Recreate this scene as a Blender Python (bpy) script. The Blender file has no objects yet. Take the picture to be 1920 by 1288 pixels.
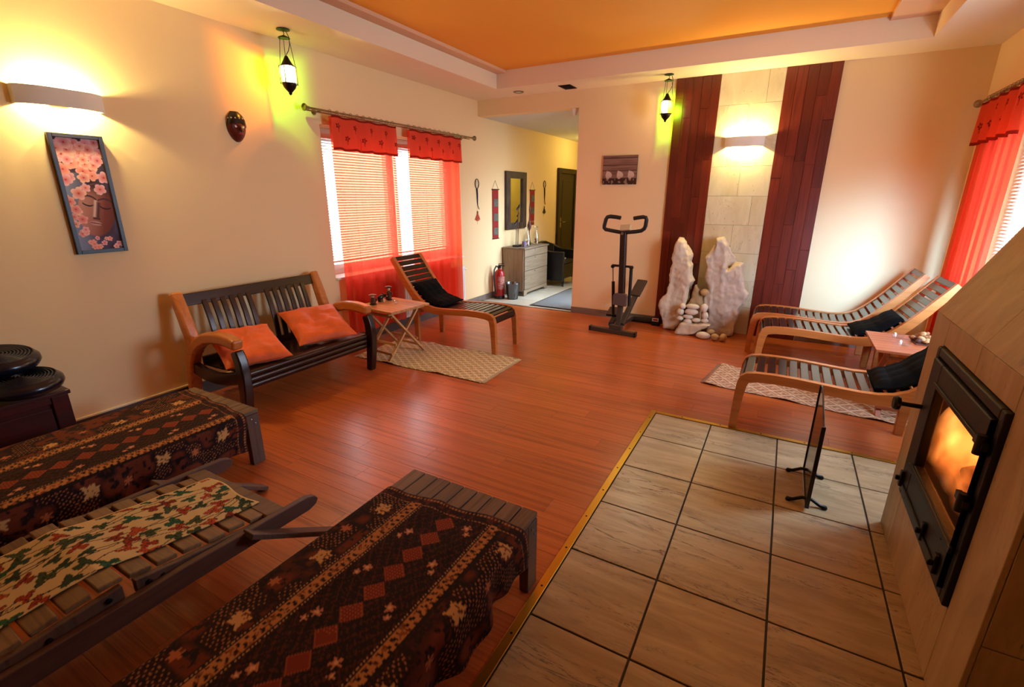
import bpy, bmesh, math, random
import numpy as np
from mathutils import Vector, Matrix, Euler, noise as mnoise

random.seed(7)
rng = np.random.default_rng(11)
scene = bpy.context.scene
COL = scene.collection
PI = math.pi

# ------------------------------------------------------------------ camera
CAM_H = 1.5
cam_d = bpy.data.cameras.new('camera')
cam = bpy.data.objects.new('camera', cam_d)
COL.objects.link(cam)
cam.location = (0, 0, CAM_H)
_pitch, _yaw, _roll = math.radians(17.185), math.radians(29.202), math.radians(0.1645)
_m = Matrix.Rotation(_yaw, 4, 'Z') @ Matrix.Rotation(PI / 2 - _pitch, 4, 'X') @ Matrix.Rotation(_roll, 4, 'Z')
cam.rotation_euler = _m.to_euler()
cam_d.sensor_width = 36.0
cam_d.lens = 893.0 / 1920 * 36
cam_d.clip_start = 0.02
cam_d.clip_end = 100
scene.camera = cam

# ------------------------------------------------------------------ view, sky, daylight portals
vs = scene.view_settings
vs.view_transform = 'Standard'
vs.look = 'None'
vs.gamma = 1
vs.use_curve_mapping = False
vs.exposure = -0.3

SKY = 12.0
SCONCE_W = 50.0
LANTERN_W = 26.0
DAY_W = 62.0
PATCH_W = 16.0

world = bpy.data.worlds.new('overcast_sky')
scene.world = world
world.use_nodes = True
bg = world.node_tree.nodes['Background']
bg.inputs[0].default_value = (0.86, 0.92, 1.0, 1)
bg.inputs[1].default_value = SKY


def portal(name, loc, rot, sx, sy):
    l = bpy.data.lights.new(name, 'AREA')
    l.shape = 'RECTANGLE'
    l.size = sx
    l.size_y = sy
    l.cycles.is_portal = True
    o = bpy.data.objects.new(name, l)
    o.location = loc
    o.rotation_euler = rot
    COL.objects.link(o)


portal('sky_portal', (-4.30, 4.32, 1.42), (0, -PI / 2, 0), 1.5, 2.2)          # left window, faces +X
portal('sky_portal', (1.62, 4.00, 1.50), (0, PI / 2, 0), 1.7, 2.8)            # right window, faces -X
portal('sky_portal', (-2.05, 6.72, 1.10), (0, PI / 2, 0), 2.1, 1.1)           # glazed door of the hall, faces -X


# daylight entering through the uncurtained half of the right window: broad sky light
def daylight(name, loc, aim, w, h, energy, spread, col=(.36, .66, 1.0)):
    l = bpy.data.lights.new(name, 'AREA')
    l.shape = 'RECTANGLE'
    l.size = w
    l.size_y = h
    l.energy = energy
    l.color = col
    l.spread = math.radians(spread)
    o = bpy.data.objects.new(name, l)
    o.location = loc
    o.rotation_euler = (Vector(aim) - Vector(loc)).to_track_quat('-Z', 'Y').to_euler()
    COL.objects.link(o)


daylight('window_daylight', (1.66, 3.40, 1.46), (.3, 3.4, 1.1), .62, 1.15, DAY_W, 180)
daylight('back_wall_patch_light', (1.40, 3.78, 1.30), (.82, 5.88, .74), .28, .5, PATCH_W, 50, (.28, .58, 1.0))  # lamp added in the niche to throw the bright patch on the back wall
daylight('hall_daylight', (-2.16, 6.75, 1.35), (-3.3, 6.45, 0), .7, 1.3, 26.0, 120)


def lamp(name, loc, energy, col, radius=0.03, parent=None):
    l = bpy.data.lights.new(name, 'POINT')
    l.energy = energy
    l.color = col
    l.shadow_soft_size = radius
    o = bpy.data.objects.new(name, l)
    o.location = loc
    COL.objects.link(o)
    if parent:
        o.parent = parent
    return o


# ------------------------------------------------------------------ helpers
def hexc(h, a=1.0):
    h = h.lstrip('#')
    c = [int(h[i:i + 2], 16) / 255 for i in (0, 2, 4)]
    return tuple(((v / 12.92) if v <= .04045 else ((v + .055) / 1.055) ** 2.4) for v in c) + (a,)


def lin(h):
    return np.array(hexc(h)[:3])


class N:
    """tiny node-tree helper"""
    def __init__(self, name):
        self.m = bpy.data.materials.new(name)
        self.m.use_nodes = True
        self.t = self.m.node_tree
        self.t.nodes.clear()
        self.out = self.t.nodes.new('ShaderNodeOutputMaterial')

    def n(self, typ, **kw):
        nd = self.t.nodes.new(typ)
        for k, v in kw.items():
            if k.startswith('i_'):
                key = k[2:]
                key = int(key) if key.isdigit() else key.replace('_', ' ')
                nd.inputs[key].default_value = v
            else:
                setattr(nd, k, v)
        return nd

    def l(self, a, b):
        self.t.links.new(a, b)

    def bsdf(self, **kw):
        b = self.n('ShaderNodeBsdfPrincipled')
        for k, v in kw.items():
            b.inputs[k].default_value = v
        return b

    def done(self, b, slot='Surface'):
        self.l(b.outputs[0], self.out.inputs[slot])
        return self.m

    def ramp(self, fac, stops):
        r = self.n('ShaderNodeValToRGB')
        els = r.color_ramp.elements
        while len(els) < len(stops):
            els.new(0.5)
        for e, (p, c) in zip(els, stops):
            e.position = p
            e.color = c
        self.l(fac, r.inputs[0])
        return r

    def coords(self, scale, obj_rand=True, coord='Object'):
        tc = self.n('ShaderNodeTexCoord')
        mp = self.n('ShaderNodeMapping')
        mp.inputs['Scale'].default_value = scale
        self.l(tc.outputs[coord], mp.inputs[0])
        if obj_rand:
            oi = self.n('ShaderNodeObjectInfo')
            mu = self.n('ShaderNodeMath', operation='MULTIPLY')
            mu.inputs[1].default_value = 37.0
            self.l(oi.outputs['Random'], mu.inputs[0])
            cx = self.n('ShaderNodeCombineXYZ')
            for i in range(3):
                self.l(mu.outputs[0], cx.inputs[i])
            self.l(cx.outputs[0], mp.inputs['Location'])
            self.oi = oi
        return mp.outputs[0]


def mk(name, col, rough=.5, metal=0., spec=.5, bump=0., bscale=60., var=0.0, vscale=3., **kw):
    n = N(name)
    c = hexc(col) if isinstance(col, str) else col
    b = n.bsdf(**{'Base Color': c, 'Roughness': rough, 'Metallic': metal, 'Specular IOR Level': spec})
    for k, v in kw.items():
        b.inputs[k].default_value = v
    if bump or var:
        co = n.coords((1, 1, 1), False)
    if var:
        nz = n.n('ShaderNodeTexNoise', i_Scale=vscale, i_Detail=5.)
        n.l(co, nz.inputs[0])
        d = tuple(x * (1 - var) for x in c[:3]) + (1,)
        u = tuple(min(1, x * (1 + var)) for x in c[:3]) + (1,)
        r = n.ramp(nz.outputs[0], [(.3, d), (.7, u)])
        n.l(r.outputs[0], b.inputs['Base Color'])
    if bump:
        nz = n.n('ShaderNodeTexNoise', i_Scale=bscale, i_Detail=4.)
        n.l(co, nz.inputs[0])
        bp = n.n('ShaderNodeBump', i_Strength=bump, i_Distance=.01)
        n.l(nz.outputs[0], bp.inputs['Height'])
        n.l(bp.outputs[0], b.inputs['Normal'])
    return n.done(b)


def wood(name, c1, c2, axis=0, rough=.4, fine=28., coarse=1.6, var=.18, spec=.5, bump=.08, c3=None):
    """grain runs along axis; every object gets its own offset and a slight tone shift"""
    n = N(name)
    sc = [fine] * 3
    sc[axis] = coarse
    co = n.coords(tuple(sc))
    nz = n.n('ShaderNodeTexNoise', i_Scale=1.0, i_Detail=6., i_Roughness=.6, i_Distortion=.6)
    n.l(co, nz.inputs[0])
    r = n.ramp(nz.outputs[0], [(.28, hexc(c1)), (.55, hexc(c2)), (.8, hexc(c3 or c1))])
    hs = n.n('ShaderNodeHueSaturation')
    mr = n.n('ShaderNodeMapRange')
    mr.inputs[3].default_value = 1 - var
    mr.inputs[4].default_value = 1 + var
    n.l(n.oi.outputs['Random'], mr.inputs[0])
    n.l(mr.outputs[0], hs.inputs['Value'])
    n.l(r.outputs[0], hs.inputs['Color'])
    b = n.bsdf(**{'Roughness': rough, 'Specular IOR Level': spec})
    n.l(hs.outputs[0], b.inputs['Base Color'])
    if bump:
        bp = n.n('ShaderNodeBump', i_Strength=bump, i_Distance=.003)
        n.l(nz.outputs[0], bp.inputs['Height'])
        n.l(bp.outputs[0], b.inputs['Normal'])
    return n.done(b)


def stone(name, c1, c2, cv, axis=0, rough=.35, vein=1.0, stretch=6., pits=True, spec=.5):
    """travertine-like: soft clouds, long thin veins along axis, small dark pits"""
    n = N(name)
    sc = [stretch] * 3
    sc[axis] = 1.0
    co = n.coords(tuple(sc))
    nz = n.n('ShaderNodeTexNoise', i_Scale=2.2, i_Detail=8., i_Roughness=.62, i_Distortion=.8)
    n.l(co, nz.inputs[0])
    base = n.ramp(nz.outputs[0], [(.3, hexc(c1)), (.7, hexc(c2))])
    nv = n.n('ShaderNodeTexNoise', i_Scale=2.0, i_Detail=7., i_Roughness=.66, i_Distortion=1.5)
    n.l(co, nv.inputs[0])
    vr = n.ramp(nv.outputs[0], [(.478, (0, 0, 0, 1)), (.5, (vein,) * 3 + (1,)), (.516, (0, 0, 0, 1))])
    brk = n.n('ShaderNodeTexNoise', i_Scale=1.1, i_Detail=3.)
    n.l(co, brk.inputs[0])
    br = n.ramp(brk.outputs[0], [(.45, (0, 0, 0, 1)), (.62, (1, 1, 1, 1))])
    mu = n.n('ShaderNodeMath', operation='MULTIPLY')
    n.l(vr.outputs[0], mu.inputs[0])
    n.l(br.outputs[0], mu.inputs[1])
    fac = mu.outputs[0]
    if pits:
        vo = n.n('ShaderNodeTexVoronoi', i_Scale=9.)
        n.l(co, vo.inputs[0])
        pr = n.ramp(vo.outputs['Distance'], [(.05, (.8, .8, .8, 1)), (.10, (0, 0, 0, 1))])
        ad = n.n('ShaderNodeMath', operation='MAXIMUM')
        n.l(fac, ad.inputs[0])
        n.l(pr.outputs[0], ad.inputs[1])
        fac = ad.outputs[0]
    mx = n.n('ShaderNodeMix', data_type='RGBA')
    n.l(fac, mx.inputs[0])
    n.l(base.outputs[0], mx.inputs[6])
    mx.inputs[7].default_value = hexc(cv)
    b = n.bsdf(**{'Roughness': rough, 'Specular IOR Level': spec})
    n.l(mx.outputs[2], b.inputs['Base Color'])
    bp = n.n('ShaderNodeBump', i_Strength=.25, i_Distance=.004)
    bp.invert = True
    n.l(fac, bp.inputs['Height'])
    n.l(bp.outputs[0], b.inputs['Normal'])
    return n.done(b)


def emit(name, col, strength):
    n = N(name)
    e = n.n('ShaderNodeEmission', i_Strength=strength)
    e.inputs[0].default_value = hexc(col) if isinstance(col, str) else col
    return n.done(e)


def glassy(name, col=(1, 1, 1, 1), mixf=.12, rough=.02):
    """thin pane: clear or tinted transmission with a glossy coat"""
    n = N(name)
    t = n.n('ShaderNodeBsdfTransparent')
    t.inputs[0].default_value = col
    g = n.n('ShaderNodeBsdfGlossy')
    g.inputs['Roughness'].default_value = rough
    m = n.n('ShaderNodeMixShader', i_0=mixf)
    n.l(t.outputs[0], m.inputs[1])
    n.l(g.outputs[0], m.inputs[2])
    return n.done(m)


def vcol(name, rough=.8, bump=.15, bscale=250., spec=.2, sheen=0.):
    n = N(name)
    a = n.n('ShaderNodeAttribute', attribute_name='Col')
    b = n.bsdf(**{'Roughness': rough, 'Specular IOR Level': spec, 'Sheen Weight': sheen})
    n.l(a.outputs[0], b.inputs['Base Color'])
    if bump:
        co = n.coords((1, 1, 1), False)
        nz = n.n('ShaderNodeTexNoise', i_Scale=bscale, i_Detail=3.)
        n.l(co, nz.inputs[0])
        bp = n.n('ShaderNodeBump', i_Strength=bump, i_Distance=.002)
        n.l(nz.outputs[0], bp.inputs['Height'])
        n.l(bp.outputs[0], b.inputs['Normal'])
    return n.done(b)


class MB:
    def __init__(self):
        self.v = []
        self.f = []

    def _add(self, vs, fs):
        k = len(self.v)
        self.v += [tuple(p) for p in vs]
        self.f += [tuple(i + k for i in f) for f in fs]
        return self

    def box(self, lo, hi, rot=None, piv=None):
        x0, y0, z0 = lo
        x1, y1, z1 = hi
        vs = [Vector(p) for p in ((x0, y0, z0), (x1, y0, z0), (x1, y1, z0), (x0, y1, z0),
                                  (x0, y0, z1), (x1, y0, z1), (x1, y1, z1), (x0, y1, z1))]
        if rot:
            c = Vector(piv) if piv else (Vector(lo) + Vector(hi)) / 2
            R = Euler(rot).to_matrix()
            vs = [R @ (p - c) + c for p in vs]
        return self._add(vs, [(0, 3, 2, 1), (4, 5, 6, 7), (0, 1, 5, 4), (1, 2, 6, 5), (2, 3, 7, 6), (3, 0, 4, 7)])

    def beam(self, a, b, w, h, up=(0, 0, 1)):
        a, b = Vector(a), Vector(b)
        d = (b - a).normalized()
        s = d.cross(Vector(up)).normalized()
        u = s.cross(d).normalized()
        vs = []
        for p in (a, b):
            for i, j in ((-1, -1), (1, -1), (1, 1), (-1, 1)):
                vs.append(p + s * (w / 2 * i) + u * (h / 2 * j))
        return self._add(vs, [(0, 1, 2, 3), (7, 6, 5, 4), (0, 4, 5, 1), (1, 5, 6, 2), (2, 6, 7, 3), (3, 7, 4, 0)])

    def tube(self, path, r, n=8, closed=False):
        P = [Vector(p) for p in path]
        R = r if isinstance(r, (list, tuple)) else [r] * len(P)
        rings = []
        ref = Vector((0, 0, 1))
        for i, p in enumerate(P):
            if closed:
                d = P[(i + 1) % len(P)] - P[i - 1]
            else:
                d = P[min(i + 1, len(P) - 1)] - P[max(i - 1, 0)]
            d.normalize()
            if abs(d.dot(ref)) > .95:
                ref = Vector((1, 0, 0)) if abs(d.x) < .9 else Vector((0, 1, 0))
            s = d.cross(ref).normalized()
            u = s.cross(d)
            ref = u
            rings.append([p + (s * math.cos(2 * PI * k / n) + u * math.sin(2 * PI * k / n)) * R[i] for k in range(n)])
        vs = [q for rg in rings for q in rg]
        fs = []
        m = len(P)
        for i in range(m if closed else m - 1):
            j = (i + 1) % m
            for k in range(n):
                fs.append((i * n + k, i * n + (k + 1) % n, j * n + (k + 1) % n, j * n + k))
        if not closed:
            fs.append(tuple(range(n))[::-1])
            fs.append(tuple((m - 1) * n + k for k in range(n)))
        return self._add(vs, fs)

    def lathe(self, prof, n=20, org=(0, 0, 0), tilt=None):
        R = Euler(tilt).to_matrix() if tilt else Matrix.Identity(3)
        o = Vector(org)
        vs, fs = [], []
        for r, z in prof:
            for k in range(n):
                a = 2 * PI * k / n
                vs.append(R @ Vector((r * math.cos(a), r * math.sin(a), z)) + o)
        for i in range(len(prof) - 1):
            for k in range(n):
                fs.append((i * n + k, i * n + (k + 1) % n, (i + 1) * n + (k + 1) % n, (i + 1) * n + k))
        fs.append(tuple(range(n))[::-1])
        fs.append(tuple((len(prof) - 1) * n + k for k in range(n)))
        return self._add(vs, fs)

    def prism(self, pts, axis, lo, hi):
        """pts: 2D outline in the two other axes (cyclic order x,y,z)"""
        def mk3(a, b, c):
            return {'x': (c, a, b), 'y': (a, c, b), 'z': (a, b, c)}[axis]
        n = len(pts)
        vs = [mk3(a, b, lo) for a, b in pts] + [mk3(a, b, hi) for a, b in pts]
        fs = [tuple(range(n))[::-1], tuple(range(n, 2 * n))]
        fs += [(i, (i + 1) % n, (i + 1) % n + n, i + n) for i in range(n)]
        return self._add(vs, fs)

    def ribbon(self, top, bot, axis, lo, hi):
        """a band between two polylines (same length), thickness along axis"""
        def mk3(p, c):
            a, b = p
            return {'x': (c, a, b), 'y': (a, c, b), 'z': (a, b, c)}[axis]
        n = len(top)
        vs = [mk3(p, lo) for p in top] + [mk3(p, lo) for p in bot] + [mk3(p, hi) for p in top] + [mk3(p, hi) for p in bot]
        fs = []
        for i in range(n - 1):
            fs += [(i, i + 1, n + i + 1, n + i), (2 * n + i + 1, 2 * n + i, 3 * n + i, 3 * n + i + 1),
                   (i + 1, i, 2 * n + i, 2 * n + i + 1), (n + i, n + i + 1, 3 * n + i + 1, 3 * n + i)]
        fs += [(0, n, 3 * n, 2 * n), (n - 1, 3 * n - 1, 4 * n - 1, 2 * n - 1)]
        return self._add(vs, fs)

    def build(self, name, mat, parent=None, smooth=False, bevel=0., seg=2, kind=None):
        me = bpy.data.meshes.new(name)
        me.from_pydata(self.v, [], self.f)
        bm = bmesh.new()
        bm.from_mesh(me)
        bmesh.ops.recalc_face_normals(bm, faces=bm.faces)
        bm.to_mesh(me)
        bm.free()
        me.materials.append(mat)
        o = bpy.data.objects.new(name, me)
        COL.objects.link(o)
        if parent:
            o.parent = parent
        if smooth or bevel:
            for p in me.polygons:
                p.use_smooth = True
        if bevel:
            md = o.modifiers.new('bevel', 'BEVEL')
            md.width = bevel
            md.segments = seg
            md.limit_method = 'ANGLE'
            md.angle_limit = math.radians(32)
            md.harden_normals = True
        elif smooth:
            try:
                me.set_sharp_from_angle(angle=math.radians(42))
            except Exception:
                pass
        if kind:
            o['kind'] = kind
        return o


def B(lo, hi):
    return MB().box(lo, hi)


def thing(name, label, cat, loc=(0, 0, 0), rz=0., group=None):
    o = bpy.data.objects.new(name, None)
    o.empty_display_size = .1
    COL.objects.link(o)
    o.location = loc
    o.rotation_euler = (0, 0, rz)
    return tag(o, label, cat, group)


def tag(o, label, cat, group=None):
    o['label'] = label
    o['category'] = cat
    if group:
        o['group'] = group
    return o


def struct(o):
    o['kind'] = 'structure'
    return o


def dup(root, loc=None, rz=None, label=None, group=None):
    r = root.copy()
    COL.objects.link(r)
    if loc is not None:
        r.location = loc
    if rz is not None:
        r.rotation_euler = (0, 0, rz)
    if label:
        r['label'] = label
    if group:
        r['group'] = group
    for ch in list(root.children):
        c = ch.copy()
        COL.objects.link(c)
        c.parent = r
        for g in list(ch.children):
            d = g.copy()
            COL.objects.link(d)
            d.parent = c
    return r


def gridmesh(name, P, C, mat, parent=None, solid=0.0, kind=None):
    """P: (nu,nv,3) points, C: (nu,nv,3) linear colours or None"""
    nu, nv = P.shape[:2]
    me = bpy.data.meshes.new(name)
    idx = np.arange(nu * nv).reshape(nu, nv)
    q = np.stack([idx[:-1, :-1], idx[1:, :-1], idx[1:, 1:], idx[:-1, 1:]], -1).reshape(-1, 4)
    nf = len(q)
    me.vertices.add(nu * nv)
    me.vertices.foreach_set('co', P.reshape(-1).astype(np.float32))
    me.loops.add(nf * 4)
    me.loops.foreach_set('vertex_index', q.reshape(-1).astype(np.int32))
    me.polygons.add(nf)
    me.polygons.foreach_set('loop_start', np.arange(0, nf * 4, 4, dtype=np.int32))
    me.polygons.foreach_set('loop_total', np.full(nf, 4, dtype=np.int32))
    me.polygons.foreach_set('use_smooth', np.ones(nf, dtype=bool))
    me.update(calc_edges=True)
    if C is not None:
        at = me.color_attributes.new('Col', 'FLOAT_COLOR', 'POINT')
        rgba = np.ones((nu * nv, 4), np.float32)
        rgba[:, :3] = C.reshape(-1, 3)
        at.data.foreach_set('color', rgba.reshape(-1))
    me.materials.append(mat)
    o = bpy.data.objects.new(name, me)
    COL.objects.link(o)
    if parent:
        o.parent = parent
    if solid:
        s = o.modifiers.new('thickness', 'SOLIDIFY')
        s.thickness = solid
        s.offset = 0
    return o


def vnoise(x, y, seed=0):
    """cheap smooth value noise on numpy arrays"""
    r = np.random.default_rng(seed).random((64, 64))
    xi = np.floor(x).astype(int)
    yi = np.floor(y).astype(int)
    fx = x - xi
    fy = y - yi
    fx = fx * fx * (3 - 2 * fx)
    fy = fy * fy * (3 - 2 * fy)
    g = lambda a, b: r[a % 64, b % 64]
    return (g(xi, yi) * (1 - fx) + g(xi + 1, yi) * fx) * (1 - fy) + (g(xi, yi + 1) * (1 - fx) + g(xi + 1, yi + 1) * fx) * fy


def mixc(C, mask, col):
    m = np.clip(mask, 0, 1)[..., None]
    return C * (1 - m) + np.asarray(col) * m


# ------------------------------------------------------------------ materials
M = {}
M['wall'] = mk('cream_wall_paint', '#f0cf9c', .75, bump=.04, bscale=180., spec=.25)
M['soffit'] = mk('soffit_paint', '#efd6b4', .8, spec=.2)
M['orange'] = mk('orange_ceiling_paint', '#f0a23c', .8, spec=.2)
M['lip'] = mk('rose_soffit_paint', '#e3b48c', .8, spec=.2)
M['hallceil'] = mk('hall_ceiling_paint', '#d8d3cc', .8, spec=.2)
M['hallwall'] = mk('hall_wall_paint', '#e8d67f', .8, spec=.2)
M['plank'] = wood('laminate_oak_red', '#8c3f17', '#c0622d', 0, .29, 34., .8, .12, .5, .03, '#672c0d')
M['subfloor'] = mk('dark_joint', '#4a2010', .9)
M['tile'] = stone('hearth_tile_stone', '#9c805c', '#c6aa84', '#4b3422', 0, .30, 1.0, 6.5)
M['grout'] = mk('grey_grout', '#4a4238', .9)
M['halltile'] = stone('hall_tile_stone', '#bfae94', '#d3c6ae', '#8a7a64', 0, .3, .3, 3.)
M['brass'] = mk('brass_strip', '#c79a3c', .32, 1.0)
M['base'] = stone('stone_skirting', '#6e5e52', '#8b7a6c', '#463a32', 0, .4, .6, 4.)
M['basedark'] = mk('dark_skirting', '#3f2616', .45)
M['merbau'] = wood('merbau_plank', '#4c160b', '#6b2413', 2, .34, 30., 1.6, .28, .5, .05, '#3c0f07')
M['trav'] = stone('travertine_cladding', '#c9b892', '#dccfae', '#9c8a68', 2, .45, .5, 2.5)
M['fp'] = stone('fireplace_travertine', '#a3835a', '#c0a173', '#5f4a30', 2, .45, .4, 4.5)
M['fpjoint'] = mk('fireplace_joint', '#4d3b25', .9)
M['iron'] = mk('cast_iron', '#14100e', .45, .4, bump=.08, bscale=90)
M['firebrick'] = mk('firebox_lining', '#2a1a10', .9, var=.4, vscale=8)
M['beech'] = wood('oiled_beech', '#a85a22', '#c4743a', 0, .3, 22., 1.4, .05, .5, .03, '#98501d')
M['wenge'] = wood('dark_slat_wood', '#170b08', '#26130d', 1, .22, 30., 2., .1, .6, .03)
M['mahog'] = wood('dark_bench_wood', '#170908', '#2a110c', 1, .25, 26., 2., .08, .55, .03)
M['teak'] = wood('teak_table', '#ad7340', '#cf985f', 0, .4, 30., 1.6, .12, .45, .06, '#8f5a30')
M['teak_r'] = wood('red_table_wood', '#93492a', '#b26440', 0, .32, 30., 1.6, .1, .5, .04, '#7d3a1e')
M['grey_teak'] = wood('weathered_teak', '#58402f', '#7a5d45', 1, .55, 34., 1.6, .18, .3, .12, '#433023')
M['leg_teak'] = wood('weathered_teak_frame', '#443029', '#604639', 2, .5, 30., 1.6, .08, .3, .1, '#4a342a')
M['rail_teak'] = wood('weathered_teak_rail', '#40291f', '#583a2f', 1, .5, 30., 1.4, .08, .3, .1, '#47302a')
M['slat_teak'] = wood('weathered_teak_slat', '#5e432b', '#82623f', 0, .5, 34., 2., .16, .35, .12, '#493220')
M['redbox'] = wood('red_stained_chest', '#34100b', '#4b1811', 1, .3, 20., 1.4, .08, .5, .04)
M['orange_cloth'] = mk('orange_cushion_cloth', '#d8560f', .65, bump=.25, bscale=45, var=.15, vscale=9, **{'Sheen Weight': .1})
M['black_cloth'] = mk('black_cushion_cloth', '#050608', .9, spec=.12, bump=.2, bscale=120)
M['white'] = mk('white_enamel', '#e9e6e0', .35)
M['plaster'] = mk('white_plaster', '#e6ddcf', .7)
M['chrome'] = mk('brushed_steel', '#b9b2a6', .25, 1.0)
M['bronze'] = mk('aged_brass_rod', '#8f7a58', .3, .9)
M['darkmetal'] = mk('lantern_iron', '#2b1b12', .45, .8)
M['black'] = mk('black_plastic', '#0c0c0d', .4)
M['rubber'] = mk('dark_rubber_grip', '#1c1512', .6)
M['grey_steel'] = mk('olive_grey_paint', '#463a30', .42, .2)
M['post_steel'] = mk('brown_black_paint', '#2d1a15', .4, .2)
M['chess'] = mk('grey_plastic_box', '#5a4742', .5)
M['beige_plastic'] = mk('beige_plastic', '#cdb184', .45)
M['rock'] = mk('white_limestone', '#d5bfa4', .75, bump=.5, bscale=14, var=.16, vscale=5)
M['rock2'] = mk('pale_marble_rock', '#cbb8a6', .7, bump=.5, bscale=10, var=.14, vscale=4)
M['pebble'] = mk('white_pebble', '#d9c8b2', .55, bump=.08, bscale=30, var=.06, vscale=8)
M['pebble_y'] = mk('yellowish_pebble', '#b99566', .6, bump=.1, bscale=30, var=.1, vscale=8)
M['ball'] = mk('balance_disc_rubber', '#0b1220', .22, spec=.6)
M['driftwood'] = wood('driftwood_veneer', '#6f5c48', '#8f7a62', 1, .5, 24., 1.5, .08, .4, .08, '#594835')
M['driftside'] = wood('driftwood_side', '#7d6650', '#9b8268', 2, .5, 24., 1.5, .06, .4, .08, '#66523e')
M['redcan'] = mk('extinguisher_red', '#a3150f', .3)
M['leather'] = mk('black_leather', '#0d0b0b', .35, bump=.1, bscale=160)
M['glass'] = glassy('clear_glass', (.97, .98, .97, 1), .10)
M['pane'] = glassy('window_glass', (.97, .99, 1, 1), .05)
M['redfab'] = mk('red_wall_hanging_cloth', '#8e1712', .85, bump=.2, bscale=200)
M['patch'] = mk('grey_embroidered_patch', '#5d5a4e', .8, var=.5, vscale=60)
M['mirror'] = mk('mirror_glass', '#f2f2f2', .02, 1.0)
M['mirrorframe'] = mk('carved_dark_frame', '#3f2c20', .6, var=.4, vscale=14, bump=.3, bscale=40)
M['doorwood'] = wood('dark_door_wood', '#1d120d', '#2e1d14', 2, .4, 18., 1.2, .05)
M['mat'] = mk('grey_doormat_pile', '#6d6a66', .95, bump=.5, bscale=300, var=.12, vscale=120)
M['blind'] = mk('white_blind_slat', '#e6e2da', .55)
M['figure'] = mk('carved_brown_figure', '#4a2413', .5, var=.3, vscale=30)
M['ebony'] = mk('ebony_carving', '#130c0a', .3)
M['ivory'] = mk('bone_inlay', '#dccbb0', .4)
M['purple'] = mk('mauve_glaze', '#7d6a86', .35)
M['shell'] = mk('dried_fruit_brown', '#9c6a42', .5, var=.35, vscale=25, bump=.3, bscale=40)
M['shell2'] = mk('dried_petal_dark', '#5a2f26', .6, var=.35, vscale=25, bump=.3, bscale=40)
M['shell3'] = mk('dried_shell_cream', '#d3a878', .5, var=.2, vscale=25)
M['smoked'] = glassy('smoked_fire_glass', (.22, .2, .19, 1), .10, .03)
M['firepane'] = glassy('stove_glass', (.95, .88, .8, 1), .05, .03)
M['bin'] = glassy('smoke_grey_bin_plastic', (.35, .34, .38, 1), .15, .25)
M['vc'] = vcol('printed_cloth', .85, .2)
M['print'] = vcol('printed_paper', .5, 0., spec=.12)
M['rug'] = vcol('woven_rug', .95, .5, 400.)
M['white_print'] = mk('white_print', '#e9e2d8', .5)
M['bolt'] = mk('steel_bolt', '#8d8a86', .35, 1.)
M['boltdark'] = mk('dark_bolt', '#15100e', .4, .6)
M['bulb'] = emit('lamp_bulb_glow', (1., .86, .55, 1), 14.)

n = N('sheer_red_curtain')
co = n.coords((1, 1, 1), False)
wv = n.n('ShaderNodeTexNoise', i_Scale=300., i_Detail=2.)
n.l(co, wv.inputs[0])
rr = n.ramp(wv.outputs[0], [(.3, (.82, .05, .03, 1)), (.7, (.92, .085, .05, 1))])
tl = n.n('ShaderNodeBsdfTranslucent')
n.l(rr.outputs[0], tl.inputs[0])
df = n.n('ShaderNodeBsdfDiffuse')
n.l(rr.outputs[0], df.inputs[0])
tr = n.n('ShaderNodeBsdfTransparent')
tr.inputs[0].default_value = (1., .34, .18, 1)
m1 = n.n('ShaderNodeMixShader', i_0=.35)
n.l(tl.outputs[0], m1.inputs[1])
n.l(df.outputs[0], m1.inputs[2])
m2 = n.n('ShaderNodeMixShader', i_0=.37)
n.l(m1.outputs[0], m2.inputs[1])
n.l(tr.outputs[0], m2.inputs[2])
M['sheer'] = n.done(m2)

n = N('red_valance_cloth')
a = n.n('ShaderNodeAttribute', attribute_name='Col')
tl = n.n('ShaderNodeBsdfTranslucent')
n.l(a.outputs[0], tl.inputs[0])
df = n.n('ShaderNodeBsdfDiffuse')
n.l(a.outputs[0], df.inputs[0])
m1 = n.n('ShaderNodeMixShader', i_0=.5)
n.l(tl.outputs[0], m1.inputs[1])
n.l(df.outputs[0], m1.inputs[2])
M['valance'] = n.done(m1)

# fire: a soft glowing gas, brighter low and inside
n = N('flame_gas')
tc = n.n('ShaderNodeTexCoord')
mp = n.n('ShaderNodeMapping')
mp.inputs['Scale'].default_value = (9, 9, 4)
n.l(tc.outputs['Object'], mp.inputs[0])
nz = n.n('ShaderNodeTexNoise', i_Scale=1.0, i_Detail=4., i_Distortion=1.2)
n.l(mp.outputs[0], nz.inputs[0])
st = n.ramp(nz.outputs[0], [(.40, (0, 0, 0, 1)), (.66, (1, 1, 1, 1))])
cr = n.ramp(nz.outputs[0], [(.34, (1., .10, .015, 1)), (.55, (1., .27, .045, 1)), (.75, (1., .42, .11, 1))])
mu = n.n('ShaderNodeMath', operation='MULTIPLY')
mu.inputs[1].default_value = 30.0
n.l(st.outputs[0], mu.inputs[0])
em = n.n('ShaderNodeEmission')
n.l(cr.outputs[0], em.inputs[0])
n.l(mu.outputs[0], em.inputs[1])
gs = n.n('ShaderNodeSeparateXYZ')
n.l(tc.outputs['Generated'], gs.inputs[0])


def mth(op, a_, b_=None):
    nd = n.n('ShaderNodeMath', operation=op)
    for i_, v_ in enumerate((a_, b_)):
        if v_ is None:
            continue
        if isinstance(v_, (int, float)):
            nd.inputs[i_].default_value = v_
        else:
            n.l(v_, nd.inputs[i_])
    return nd.outputs[0]


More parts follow.
